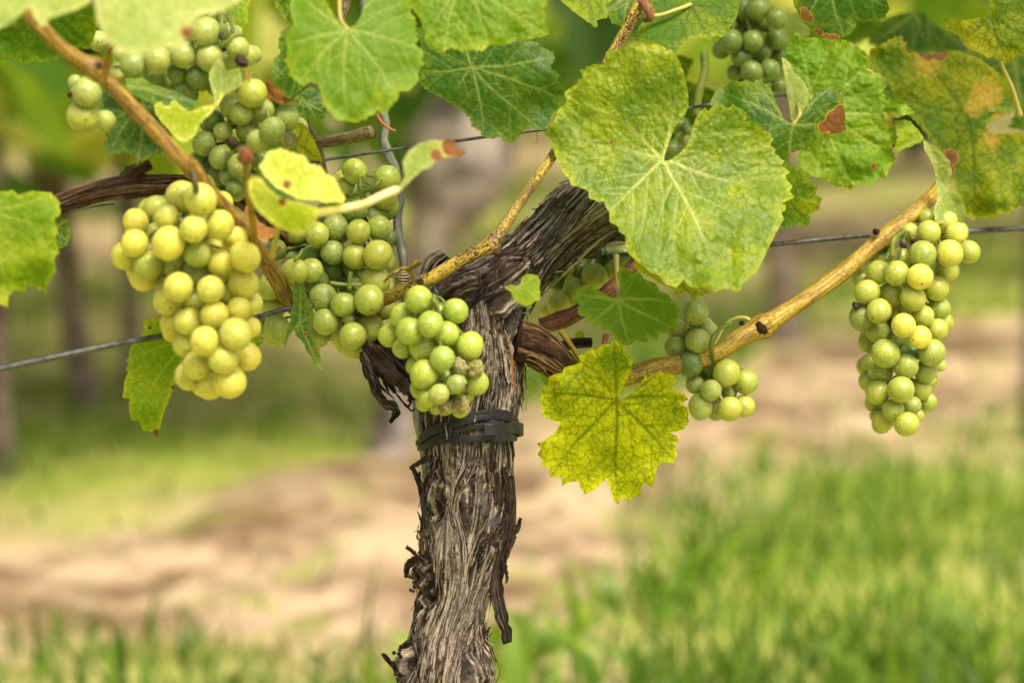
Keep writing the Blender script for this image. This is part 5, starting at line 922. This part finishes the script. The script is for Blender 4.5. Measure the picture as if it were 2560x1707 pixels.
# theta 0 faces the camera; +theta runs towards the left or right according to B
B_sign = 1.0 if np.cross((P0[1] - P0[0]), np.array([0, -1.0, 0]))[0] > 0 else -1.0
thx = lambda x, y: B_sign * math.asin(max(-.97, min(.97, (x - float(np.interp(-y, -q0[:, 1], q0[:, 0]))) / float(np.interp(-y, -q0[:, 1], q0[:, 3])))))
lumps = [(sat(1240), thx(1100, 1240), .0075, .0035), (sat(1262), thx(1190, 1262), .010, .0022), (sat(1440), thx(1062, 1440), .009, .0065), (sat(1490), thx(1066, 1490), .007, .004), (sat(1690), thx(1190, 1690), .010, .006), (sat(1650), thx(1020, 1650), .008, .006), (sat(720), thx(1240, 720), .009, .003), (sat(770), thx(1285, 770), .012, .004)]
bark_part('trunk', TR, 'bark', 420, .0006, amp=.0030, rho=12, kap=70, twist=-3.0, lumps=lumps, nstrips=5200, slen=(.008, .036), swid=(.00030, .0011), seed=1, big=.05, lift=.00045, rng_s=(sat(1800), sat(815)), loose=.07, headdark=sat(830), taper=True)
# the thick right arm
RA = [(1040, 905, 1.208, 36), (1058, 855, 1.204, 48), (1085, 805, 1.200, 62), (1130, 762, 1.197, 78), (1185, 738, 1.196, 92), (1240, 706, 1.197, 88), (1300, 662, 1.202, 74), (1352, 620, 1.205, 70), (1405, 575, 1.21, 76), (1465, 528, 1.215, 84), (1530, 515, 1.225, 76), (1600, 545, 1.24, 60), (1680, 600, 1.25, 50)]
bark_part('arm', RA, 'bark_arm', 300, .0006, amp=.0022, rho=8, kap=60, twist=9, nstrips=2000, slen=(.010, .045), swid=(.0004, .0012), seed=21, big=.10, lift=.0004, rng_s=(.004, .150), loose=.08,
          lumps=[(.045, -.6, .007, .004), (.058, .5, .008, .004), (.033, .3, .006, -.003), (.066, -.2, .006, .003), (.040, .9, .006, .0035)], headlow=.072)
# the slender left arm, half hidden behind the bunches, running out along the wire
LA = [(1130, 900, 1.212, 70), (1060, 900, 1.218, 64), (985, 885, 1.225, 54), (900, 835, 1.235, 42), (810, 740, 1.24, 34), (720, 610, 1.235, 28), (640, 520, 1.22, 24), (560, 470, 1.20, 22), (470, 456, 1.185, 20), (390, 462, 1.175, 24), (320, 466, 1.17, 26), (240, 480, 1.165, 24), (150, 508, 1.16, 22), (40, 545, 1.155, 20), (-120, 590, 1.15, 18)]
bark_part('arm', LA, 'arm_brown', 150, .0010, amp=.0011, rho=5, kap=25, twist=1.5, nstrips=500, slen=(.015, .05), swid=(.0006, .0014), seed=33, big=.07, lift=.0004)
bark_part('spur', [(300, 470, 1.17, 18), (325, 440, 1.168, 15), (350, 425, 1.167, 13), (378, 412, 1.167, 9)], 'arm_brown', 90, .0008, amp=.0016, rho=4, kap=60, nstrips=60, slen=(.004, .012), seed=41, big=.2)
bark_part('spur', [(1290, 850, 1.19, 52), (1330, 862, 1.192, 50), (1375, 892, 1.195, 44), (1415, 925, 1.20, 34), (1440, 950, 1.205, 20)], 'spur_red', 130, .0008, amp=.0013, rho=6, kap=50, nstrips=70, slen=(.006, .02), seed=45, big=.12)
bark_part('spur', [(1075, 700, 1.225, 26), (1090, 670, 1.225, 28), (1108, 650, 1.225, 24), (1118, 640, 1.225, 18)], 'bark', 90, .0007, amp=.0018, rho=4, kap=60, nstrips=80, slen=(.004, .012), seed=47, big=.2)
bark_part('spur', [(1345, 880, 1.21, 12), (1390, 870, 1.212, 13), (1440, 858, 1.214, 13), (1478, 856, 1.216, 12)], 'bark_dark', 60, .0008, amp=.0006, rho=3, kap=40, seed=49, big=.1)

def cane(pts, mat, nodes=(), ns=28, n_=260, name='cane', cutend=False):
    P, R, q = path_px(pts, n_); sd = int(pts[0][0]) % 97
    L = np.concatenate([[0], np.cumsum(np.linalg.norm(np.diff(P, axis=0), axis=1))])
    for (nx_, ny_, am) in nodes:
        k = np.hypot(q[:, 0] - nx_, q[:, 1] - ny_).argmin(); R = R + am * R[k] * np.exp(-((L - L[k]) / .0045) ** 2)
    dsp = lambda th, s: (.00016 * vnoise(np.cos(th) * 4, np.sin(th) * 4, s * 25, sd) + .0001 * np.sin(th * 9 + 1.5 * vnoise(0, 0, s * 30, sd)) + .0003 * vnoise(np.cos(th), np.sin(th), s * 45, sd + 1))
    V, Fc = tube_geo(P, R, ns, dsp)
    th = np.linspace(0, 1, ns, endpoint=False); cuv = np.stack([np.repeat(L[:, None] * 100, ns, 1), np.abs(np.repeat(th[None], n_, 0) * 2 - 1), np.full((n_, ns), sd)], -1).reshape(-1, 3); cuv = np.vstack([cuv, cuv[:1], cuv[-1:]])
    return mesh_obj(name, V, Fc, M[mat], vine, tuple(vine_o), {'cuv': cuv})
def bud(x, y, d, dx, dy, size, mat='bark_dark'):
    """a pointed scaly bud or leaf scar on a cane"""
    a = W(x, y, d); v = (W(x + dx, y + dy, d - .004) - a); v /= np.linalg.norm(v); t = np.linspace(0, 1, 9)
    P = a + v * (t * size)[:, None]; R = size * .42 * np.array([.9, 1.05, 1.1, 1.0, .85, .68, .5, .3, .06])
    V, Fc = tube_geo(P, R, 12, lambda th, s: size * .05 * vnoise(np.cos(th) * 2, np.sin(th) * 2, s * 900, 3))
    n_ = len(V); mesh_obj('bud', V, Fc, M[mat], vine, tuple(vine_o), {'hgt': np.full(n_, .5), 'tone': np.full(n_, .3), 'cuv': V * 100})
cane([(40, -60, 1.04, 15), (75, 40, 1.05, 16), (110, 75, 1.055, 17), (150, 115, 1.06, 18), (200, 150, 1.065, 19), (237, 172, 1.068, 23), (275, 210, 1.07, 19), (330, 268, 1.075, 19), (385, 325, 1.08, 19), (440, 385, 1.085, 19), (478, 420, 1.09, 20), (520, 470, 1.10, 18), (580, 540, 1.115, 18), (625, 600, 1.135, 19), (664, 655, 1.16, 21), (698, 712, 1.19, 20), (728, 762, 1.22, 19), (775, 795, 1.245, 18), (850, 825, 1.25, 18), (950, 880, 1.25, 18)], 'cane_orange', [(240, 175, .30), (480, 425, .18), (100, 65, .15), (655, 640, .2)], n_=420)
bud(244, 168, 1.05, 10, -14, .0045, 'cane_grey'); bud(690, 622, 1.13, 14, -8, .004, 'cane_red'); bud(485, 412, 1.075, 4, -8, .003, 'cane_gold')
cane([(265, 195, 1.055, 7), (268, 160, 1.05, 7), (272, 130, 1.045, 6), (276, 115, 1.04, 6)], 'cane_orange', name='shoot')
cane([(480, 430, 1.08, 6), (488, 460, 1.08, 7), (492, 490, 1.09, 6)], 'cane_grey', name='shoot')
cane([(900, 775, 1.215, 18), (977, 742, 1.19, 17), (1016, 726, 1.168, 17), (1077, 697, 1.158, 17), (1155, 650, 1.157, 16), (1200, 628, 1.157, 16), (1229, 610, 1.158, 18), (1263, 562, 1.16, 14), (1300, 508, 1.165, 12), (1345, 443, 1.17, 12), (1385, 385, 1.175, 12), (1440, 290, 1.19, 12), (1500, 190, 1.205, 12), (1545, 112, 1.21, 13), (1578, 54, 1.21, 14), (1600, 10, 1.21, 15), (1625, -60, 1.21, 15)], 'cane_speck', [(1230, 612, .35), (1050, 712, .1), (1590, 35, .2)], n_=480)
bud(1240, 630, 1.152, 8, 5, .0045, 'arm_brown'); bud(1248, 634, 1.153, 6, -3, .003, 'arm_brown'); bud(1050, 708, 1.150, 2, -20, .0040, 'arm_brown')
cane([(1602, 2, 1.205, 9), (1618, 20, 1.203, 11), (1626, 44, 1.203, 9), (1612, 52, 1.206, 6)], 'cane_red', name='shoot', n_=60)
cane([(1420, 965, 1.20, 20), (1500, 955, 1.20, 22), (1570, 940, 1.202, 24), (1640, 922, 1.205, 24), (1720, 908, 1.21, 23), (1790, 882, 1.212, 23), (1850, 845, 1.215, 23), (1903, 818, 1.22, 25), (1960, 782, 1.225, 22), (2040, 730, 1.23, 21), (2130, 662, 1.24, 21), (2190, 610, 1.245, 22), (2240, 570, 1.25, 21), (2300, 520, 1.255, 19), (2340, 478, 1.27, 17), (2375, 420, 1.32, 16), (2400, 330, 1.35, 15), (2395, 200, 1.37, 14)], 'cane_gold', [(1903, 818, .28), (2210, 592, .22), (1640, 922, .08)], n_=520)
bud(1903, 821, 1.205, 4, 3, .0056, 'arm_brown'); bud(1911, 828, 1.206, 5, 2, .0036, 'arm_brown'); bud(1898, 812, 1.206, -2, -3, .0038, 'arm_brown'); bud(2192, 582, 1.24, -8, -12, .004); bud(1855, 808, 1.2, -4, -6, .003)
cane([(1350, 815, 1.225, 20), (1390, 803, 1.225, 21), (1435, 785, 1.225, 20), (1480, 755, 1.23, 18), (1530, 722, 1.235, 19), (1560, 690, 1.24, 18), (1640, 600, 1.25, 16)], 'cane_red', [(1400, 800, .15), (1530, 722, .2)])
cane([(885, -60, 1.20, 12), (858, 30, 1.20, 12), (815, 140, 1.20, 12), (775, 240, 1.20, 12), (763, 300, 1.20, 12), (772, 340, 1.20, 17), (795, 380, 1.205, 14), (810, 450, 1.21, 12)], 'cane_grey', [(772, 345, .25)])
sp = cane([(778, 356, 1.2, 17), (800, 354, 1.197, 17), (840, 350, 1.19, 16), (880, 343, 1.185, 16), (915, 333, 1.18, 17), (932, 328, 1.178, 17)], 'cane_grey', name='cut_spur')
V, Fc = tube_geo(W(np.array([930, 937.]), np.array([328, 326.]), np.array([1.178, 1.176])), np.array([.0031, .0029]), 20, lambda th, s: .0004 * vnoise(np.cos(th) * 3, np.sin(th) * 3, 0, 4)); mesh_obj('cut_face', V, Fc, simple('cut_wood', (.10, .085, .03), (.26, .22, .10), 700, .9), sp, None)
cane([(1400, 826, 1.20, 6), (1425, 860, 1.20, 6), (1452, 900, 1.2, 6)], 'cane_gold', name='shoot', n_=60)
cane([(1040, 708, 1.165, 6), (1033, 690, 1.16, 5), (1022, 675, 1.155, 5)], 'cane_gold', name='shoot', n_=40)
cane([(960, 705, 1.16, 3.5), (975, 690, 1.157, 4), (1000, 673, 1.156, 4.5), (1020, 670, 1.155, 5), (1035, 662, 1.153, 8), (1043, 658, 1.152, 7), (1053, 655, 1.15, 4)], 'cane_speck', name='shoot', n_=80)
cane([(640, 620, 1.115, 9), (632, 560, 1.09, 9), (624, 500, 1.07, 9), (618, 440, 1.055, 8.5), (615, 400, 1.05, 8)], 'cane_gold', name='shoot', n_=80)
bud(614, 402, 1.05, -3, -20, .008, 'cane_red'); bud(612, 385, 1.052, 8, -14, .006, 'cane_red')
def shred(pts, wpx, mat='bark', thick=.0006, seed=0, name='bark_shred', tw=0.0, par=None):
    """a hanging strip of loose bark: a warped ribbon with real thickness and frayed edges; pts (x, y, d)"""
    n_ = 60; q = spline(pts, n_); P = W(q[:, 0], q[:, 1], q[:, 2]); T, N, B = frames(P); c = 11
    tt = np.linspace(0, 1, n_); wd = np.interp(tt, np.linspace(0, 1, len(wpx)), wpx) * q[:, 2] / F / 2
    u = np.linspace(-1, 1, c); ang = tw * tt + .25 * vnoise(tt * 5, 0, 0, seed)
    Sx = np.cos(ang)[:, None] * B + np.sin(ang)[:, None] * N; Nx = -np.sin(ang)[:, None] * B + np.cos(ang)[:, None] * N
    wv = wd[:, None] * u[None] * (1 + .25 * vnoise(tt[:, None] * 22, np.sign(u)[None] * 3, 0, seed)); hh = .35 * wd[:, None] * (1 - u[None] ** 2) + .0010 * vnoise(u[None] * 4, tt[:, None] * 9, 0, seed + 1) + .0004 * vnoise(u[None] * 9, tt[:, None] * 30, 0, seed + 2)
    A = P[:, None] + wv[..., None] * Sx[:, None] + hh[..., None] * Nx[:, None]; Bk = A - thick * Nx[:, None]
    V = np.concatenate([A.reshape(-1, 3), Bk.reshape(-1, 3)]); m_ = n_ * c; Fc = []
    for i in range(n_ - 1):
        for j in range(c - 1):
            a = i * c + j; Fc.append([a, a + 1, a + c + 1, a + c]); Fc.append([m_ + a, m_ + a + c, m_ + a + c + 1, m_ + a + 1])
        for j in (0, c - 1):
            a = i * c + j; Fc.append([a, a + c, m_ + a + c, m_ + a])
    for i in (0, n_ - 1):
        for j in range(c - 1): a = i * c + j; Fc.append([a, a + 1, m_ + a + 1, m_ + a])
    hg = np.clip(.5 + .5 * vnoise(np.repeat(u[None] * 6, n_, 0), np.repeat(tt[:, None] * 4, c, 1), 0, seed + 4), 0, 1).ravel(); cu = np.stack([np.repeat(tt[:, None] * 6, c, 1), np.repeat(u[None] * .12 + .5, n_, 0), np.full((n_, c), seed * 1.0)], -1).reshape(-1, 3)
    return mesh_obj(name, V, Fc, M[mat], par or vine, tuple(vine_o), {'hgt': np.tile(hg, 2), 'tone': np.full(2 * m_, .35), 'cuv': np.vstack([cu, cu])})
def zd(pts, d): return [(p[0], p[1], d if len(p) < 3 else p[2]) for p in pts]
shred(zd(zc([(730, 560), (728, 680), (715, 800), (690, 900), (672, 1000), (665, 1100), (680, 1200), (700, 1290), (718, 1372)]), 1.195), [20, 26, 36, 38, 34, 32, 30, 30, 34], 'bark_dark', seed=1, tw=.5)
shred(zd(zc([(700, 980), (722, 900), (742, 850), (765, 810), (780, 765)]), 1.19), [14, 20, 18, 14, 8], 'bark_dark', seed=2)
shred(zd(zc([(690, 950), (706, 1010), (714, 1060), (708, 1082)]), 1.19), [14, 10, 8, 3], 'bark', seed=3)
shred(zd(zc([(640, 900), (665, 860), (690, 800), (712, 745)]), 1.172), [26, 24, 18, 10], 'bark', seed=4)
shred(zd(zc([(700, 520), (720, 620), (722, 700)]), 1.185), [14, 16, 10], 'bark_dark', seed=5)
shred(zd(zc([(730, 385), (742, 430), (750, 468)]), 1.18), [7, 6, 3], 'bark', seed=6)
shred(zd(zc([(330, 470), (300, 490), (265, 512), (242, 522)]), 1.18), [12, 14, 12, 5], 'bark', seed=7)
shred(zd(zc([(245, 518), (262, 540), (285, 590), (300, 660), (310, 740), (318, 820)]), 1.185), [10, 13, 12, 13, 10, 6], 'bark', seed=8)
shred(zd(zc([(292, 540), (285, 560), (280, 600), (300, 640)]), 1.19), [4, 7, 6, 3], 'bark_dark', seed=9)
shred(zd(zc([(320, 570), (308, 605), (300, 640), (322, 690)]), 1.19), [4, 4, 3, 2], 'bark', seed=10)
shred(zd(zc([(300, 880), (275, 860), (285, 830), (260, 832)]), 1.19), [2.5, 2.5, 2, 1], 'bark', seed=12)
shred(zd(zc([(315, 990), (280, 955), (250, 925), (224, 905)]), 1.18), [13, 11, 10, 9], 'bark', seed=13, thick=.002)
shred(zd(zc([(290, 960), (240, 990), (225, 1040), (232, 1055)]), 1.185), [22, 20, 13, 5], 'bark_dark', seed=14)
shred(zd(zc([(200, 1540), (165, 1490), (130, 1450), (106, 1425)]), 1.19), [15, 12, 11, 6], 'bark_dark', seed=15, thick=.002)
shred(zd(zc([(250, 1365), (215, 1385), (190, 1392)]), 1.18), [20, 16, 6], 'bark_dark', seed=16)
for i, (x, y, s) in enumerate(((395, 640, 6.), (405, 690, 4.), (255, 1060, 5.), (265, 1110, 5.), (180, 1420, 6.), (190, 1530, 6.), (515, 1540, 7.), (560, 1530, 5.), (600, 1555, 5.))):
    px, py = x / 1.942 + 900, y / 1.942 + 900
    for k in range(4): bud(px + random.uniform(-10, 10), py + random.uniform(-10, 10), 1.176 if i < 2 else 1.186, random.uniform(-10, 10), random.uniform(-10, 10), s * .00038, 'bark')
# the torn mass of dark bark hanging off the left arm
for i in range(46):
    x0, y0 = random.uniform(905, 1030), random.uniform(845, 900); u = random.random()
    ln = random.uniform(.5, 1.1)
    pts = [(x0, y0, 1.205 + .02 * u), (x0 + 22 * ln, y0 + 40 * ln, 1.20 + .02 * u), (x0 + 45 * ln + random.uniform(-12, 12), y0 + 78 * ln, 1.2 + .02 * u), (x0 + 62 * ln + random.uniform(-22, 16), y0 + 112 * ln + random.uniform(-10, 10), 1.205 + .02 * u)]
    pts = [(min(p[0], 1052), p[1], p[2]) for p in pts]
    shred(pts, [random.uniform(5, 16), random.uniform(8, 18), random.uniform(4, 10), 2], 'bark_dark', seed=100 + i, tw=random.uniform(-1, 1))
shred(zd(z6([(705, 1150), (730, 1240), (765, 1310), (790, 1390), (830, 1440), (885, 1465), (900, 1500), (865, 1560)]), 1.185), [12, 26, 30, 22, 26, 34, 26, 8], 'bark', seed=201, tw=1.0)
shred(zd(z6([(720, 1100), (790, 1180), (870, 1270), (940, 1340), (985, 1400), (975, 1440)]), 1.195), [30, 44, 42, 34, 22, 8], 'bark_dark', seed=202, tw=.6)
shred(zd(z6([(980, 1380), (985, 1440), (970, 1470), (990, 1490), (1010, 1480)]), 1.19), [7, 6, 5, 4, 3], 'bark_dark', seed=203)
shred(zd(z6([(700, 1180), (715, 1230), (740, 1260), (720, 1300)]), 1.18), [6, 7, 6, 3], 'bark', seed=204)
def thread(name, pts, rpx, mat, label=None, cat=None, group=None, n_=90, ns=8, parent=None, rough=0.0):
    q = spline(pts, n_); P = W(q[:, 0], q[:, 1], q[:, 2]); R = np.interp(np.linspace(0, 1, n_), np.linspace(0, 1, len(rpx)), rpx) * q[:, 2] / F
    V, Fc = tube_geo(P, R, ns, (lambda th, s: rough * vnoise(np.cos(th) * 2, np.sin(th) * 2, s * 150, 3)) if rough else None)
    o = mesh_obj(name, V, Fc, M[mat], parent, tuple(P[0]) if parent is None else tuple(vine_o))
    if label: tag(o, label, cat, group)
    return o
thread('tendril', [(1262, 826, 1.165, ), (1272, 850, 1.163), (1280, 890, 1.162), (1282, 930, 1.162), (1281, 955, 1.162), (1290, 965, 1.16), (1294, 958, 1.16)], [1.5, 1.5, 1.4, 1.2], 'tendril', parent=vine)
thread('tendril', [(1282, 915, 1.162), (1272, 904, 1.16), (1262, 908, 1.16), (1262, 918, 1.16), (1268, 922, 1.16)], [1.2, 1], 'tendril', parent=vine)
thread('tendril', zd(za([(1150, 716), (1130, 706), (1095, 706), (1060, 722), (1035, 752), (1015, 790), (1000, 820)]), 1.2), [5, 4.5, 4, 3.5, 3, 2.5], 'petiole', parent=vine)
thread('tendril', zd(z1([(1695, 490), (1715, 490), (1735, 530), (1747, 575)]), 1.12), [2.5, 2, 2], 'tendril', parent=vine)
thread('tendril', zd(z2([(955, 800), (985, 850), (1030, 890), (1075, 915), (1092, 912)]), 1.185), [5, 4.5, 3.5, 3.5, 3], 'tendril', parent=vine)
thread('tendril', zd(z3([(395, 925), (402, 960), (400, 990), (385, 1010)]), 1.2), [1.4, 1.4, 1.2], 'tendril', parent=vine)
# ------------------------------------------------------------------ trellis: wires, tube, ties, rubber strap
thread('trellis_wire', [(-160, 955, 1.085), (0, 921, 1.10), (181, 883, 1.115), (300, 858, 1.125), (433, 835, 1.14), (600, 805, 1.17), (720, 772, 1.19), (860, 755, 1.205), (950, 737, 1.21), (1030, 712, 1.205), (1145, 683, 1.19), (1216, 663, 1.2), (1300, 650, 1.225), (1500, 640, 1.26), (1750, 628, 1.26), (1936, 611, 1.245), (2064, 598, 1.25), (2186, 587, 1.265), (2280, 583, 1.28), (2418, 578, 1.29), (2560, 571, 1.30), (2760, 563, 1.32)], [8.5, 8, 7, 6, 5.6, 6, 6, 7, 7], 'wire', 'grey lower trellis wire running from the left edge past the trunk to the right edge', 'wire', n_=300)
thread('trellis_wire', [(-160, 590, 1.19), (138, 512, 1.195), (300, 485, 1.2), (500, 452, 1.21), (700, 418, 1.215), (805, 401, 1.215), (957, 378, 1.21), (1139, 353, 1.21), (1300, 331, 1.21), (1420, 318, 1.22), (1600, 290, 1.24), (1725, 270, 1.25), (1800, 258, 1.25), (2000, 235, 1.34), (2300, 215, 1.36), (2700, 190, 1.36)], [4, 4, 4, 4, 4, 4], 'wire', 'thin dark upper trellis wire passing over the grey tube', 'wire', n_=260)
thread('tie_tube', [(905, -50, 1.225), (912, 30, 1.225), (938, 150, 1.225), (952, 262, 1.225), (964, 308, 1.225), (961, 357, 1.225), (974, 392, 1.225), (988, 420, 1.225), (997, 460, 1.225), (1001, 500, 1.225), (993, 550, 1.225), (996, 595, 1.22), (1007, 640, 1.215), (1010, 690, 1.215), (1010, 740, 1.218), (1018, 820, 1.215), (1030, 900, 1.205), (1042, 985, 1.198), (1042, 1040, 1.195), (1052, 1085, 1.195), (1060, 1130, 1.195), (1068, 1190, 1.197), (1090, 1260, 1.225)], [10, 11, 11, 11, 11, 10.5, 11, 11, 11], 'tube', 'kinked grey green plastic tie tube running down behind the bunches beside the trunk', 'tie tube', n_=240, ns=16, rough=.0007)
g_ = Geo()
for k in range(9):                    # cord lashed round the tube where it meets the wire
    yy = 668 + k * 6.5; ph = np.linspace(0, 2 * math.pi, 30); rx = 15 + 3 * math.sin(k * 2.1)
    P = W(1006 + rx * np.cos(ph), yy + 3 * np.sin(ph + k) + 2 * np.cos(ph * 2 + k), 1.214 - .0032 * np.sin(ph)); V, Fc = tube_geo(P, np.full(30, .0005), 7); g_.add(V, Fc)
ck = g_.obj('cord_tie', M['string'], None, tuple(W(1006, 690, 1.214))); tag(ck, 'pale cord lashed round the grey tube and the lower wire', 'cord')
thread('wire_loop', zd(z6([(975, 745), (1010, 725), (1050, 715), (1085, 716), (1100, 730), (1120, 790), (1135, 815), (1115, 835), (1100, 820)]), 1.172), [4, 4, 4, 3.5], 'wire', 'short bent wire end hooked round the speckled cane', 'wire')
strap = empty('rubber_strap', tuple(W(1170, 1075, 1.2)), 'black rubber strap wrapped twice round the trunk below the speckled bunch', 'strap')
def band(front, hpx, back_dy, rs, name='band', th=.0016, cx=1168, hw=117):
    fx, fy = [p[0] for p in front], [p[1] for p in front]; ph = np.linspace(0, 2 * math.pi, 97)[:-1]
    x = cx + hw * rs * np.cos(ph); front_ = np.sin(ph) >= 0
    y = np.interp(x, fx, fy); y = np.where(front_, y, np.interp(x, [fx[0], fx[-1]], [fy[0], fy[-1]]) + back_dy * (-np.sin(ph)))
    y = y + 1.2 * vnoise(x / 25, 0, 0, int(hpx))
    R = hw * 1.2 / F; V = []
    for dr, dh in ((0, -1), (0, -.6), (0, .6), (0, 1), (-1, 1), (-1, -1)):
        rr = rs + (dr * th) / R + (.0 if abs(dh) == 1 else .004)
        V.append(W(cx + hw * rr * np.cos(ph), y + dh * hpx / 2, 1.2 - R * rr * np.sin(ph)))
    V = np.stack(V, 1).reshape(-1, 3); n_ = 96; Fc = []
    for i in range(n_):
        for j in range(6): a = i * 6 + j; b = i * 6 + (j + 1) % 6; c = ((i + 1) % n_) * 6; Fc.append([a, b, c + (j + 1) % 6, c + j])
    return mesh_obj(name, V, Fc, M['rubber'], strap, tuple(W(1170, 1075, 1.2)), smooth=False)
band(zc([(280, 392), (300, 368), (350, 335), (420, 308), (500, 284), (580, 262), (660, 252), (715, 258), (745, 275)]), 17, 14, 1.075)
band(zc([(280, 400), (300, 382), (350, 352), (420, 326), (500, 303), (580, 282), (660, 274), (715, 282), (745, 298)]), 13, 14, 1.10)
band(zc([(295, 415), (340, 388), (400, 365), (480, 343), (560, 322), (640, 318), (745, 332)]), 12, 10, 1.045)
band(zc([(300, 424), (340, 406), (400, 391), (480, 381), (560, 377), (640, 374), (745, 372)]), 16, 8, 1.07)
def block(pts, hpx, th, name):
    n_ = 40; q = spline(pts, n_); P = W(q[:, 0], q[:, 1], q[:, 2]); u = np.linspace(0, 1, n_); V = []
    hp = hpx * q[:, 2] / F / 2
    for a, b in ((-1, -.9), (-.9, -1), (.9, -1), (1, -.9), (1, .9), (.9, 1), (-.9, 1), (-1, .9)):
        V.append(P + (a * hp * np.ones(n_))[:, None] * UP + (b * th / 2) * NB(P))
    V = np.stack(V, 1).reshape(-1, 3); Fc = [[i * 8 + j, i * 8 + (j + 1) % 8, (i + 1) * 8 + (j + 1) % 8, (i + 1) * 8 + j] for i in range(n_ - 1) for j in range(8)]
    Fc += [list(range(8)), [(n_ - 1) * 8 + j for j in range(8)]]
    return mesh_obj(name, V, Fc, M['rubber'], strap, tuple(W(1170, 1075, 1.2)), smooth=False)
def NB(P):
    T = np.gradient(P, axis=0); N = np.cross(T, UP); return N / np.linalg.norm(N, axis=1)[:, None]
block(zd(zc([(603, 338)]), 1.166) + zd(zc([(650, 336)]), 1.167) + zd(zc([(700, 332)]), 1.172) + zd(zc([(745, 328)]), 1.182) + zd(zc([(772, 330)]), 1.188) + zd(zc([(784, 338)]), 1.196) + zd(zc([(770, 345)]), 1.204) + zd(zc([(735, 350)]), 1.208), 28, .0022, 'strap_end')
block(zd(zc([(600, 318)]), 1.168) + zd(zc([(650, 305)]), 1.168) + zd(zc([(700, 318)]), 1.172) + zd(zc([(740, 335)]), 1.180), 14, .0015, 'strap_fold')
block(zd(zc([(650, 378)]), 1.166) + zd(zc([(700, 376)]), 1.171) + zd(zc([(745, 378)]), 1.182), 18, .002, 'strap_knot')

# ------------------------------------------------------------------ unseen leaves added above the picture to shade the upper bunches
Pc = []
for (x0, x1, y0, y1, z0, z1, cnt) in ((.08, .32, .02, .26, .60, .76, 70), (-.30, -.10, -.04, .14, .60, .76, 34)):
    Pc.append(np.stack([rng.uniform(x0, x1, cnt), rng.uniform(y0, y1, cnt), rng.uniform(z0 + .10, z1 + .10, cnt)], -1))
leaf_cloud('added_shade_leaves', np.vstack(Pc), .085, M['far_leaf'], vine, tuple(vine_o), .1)
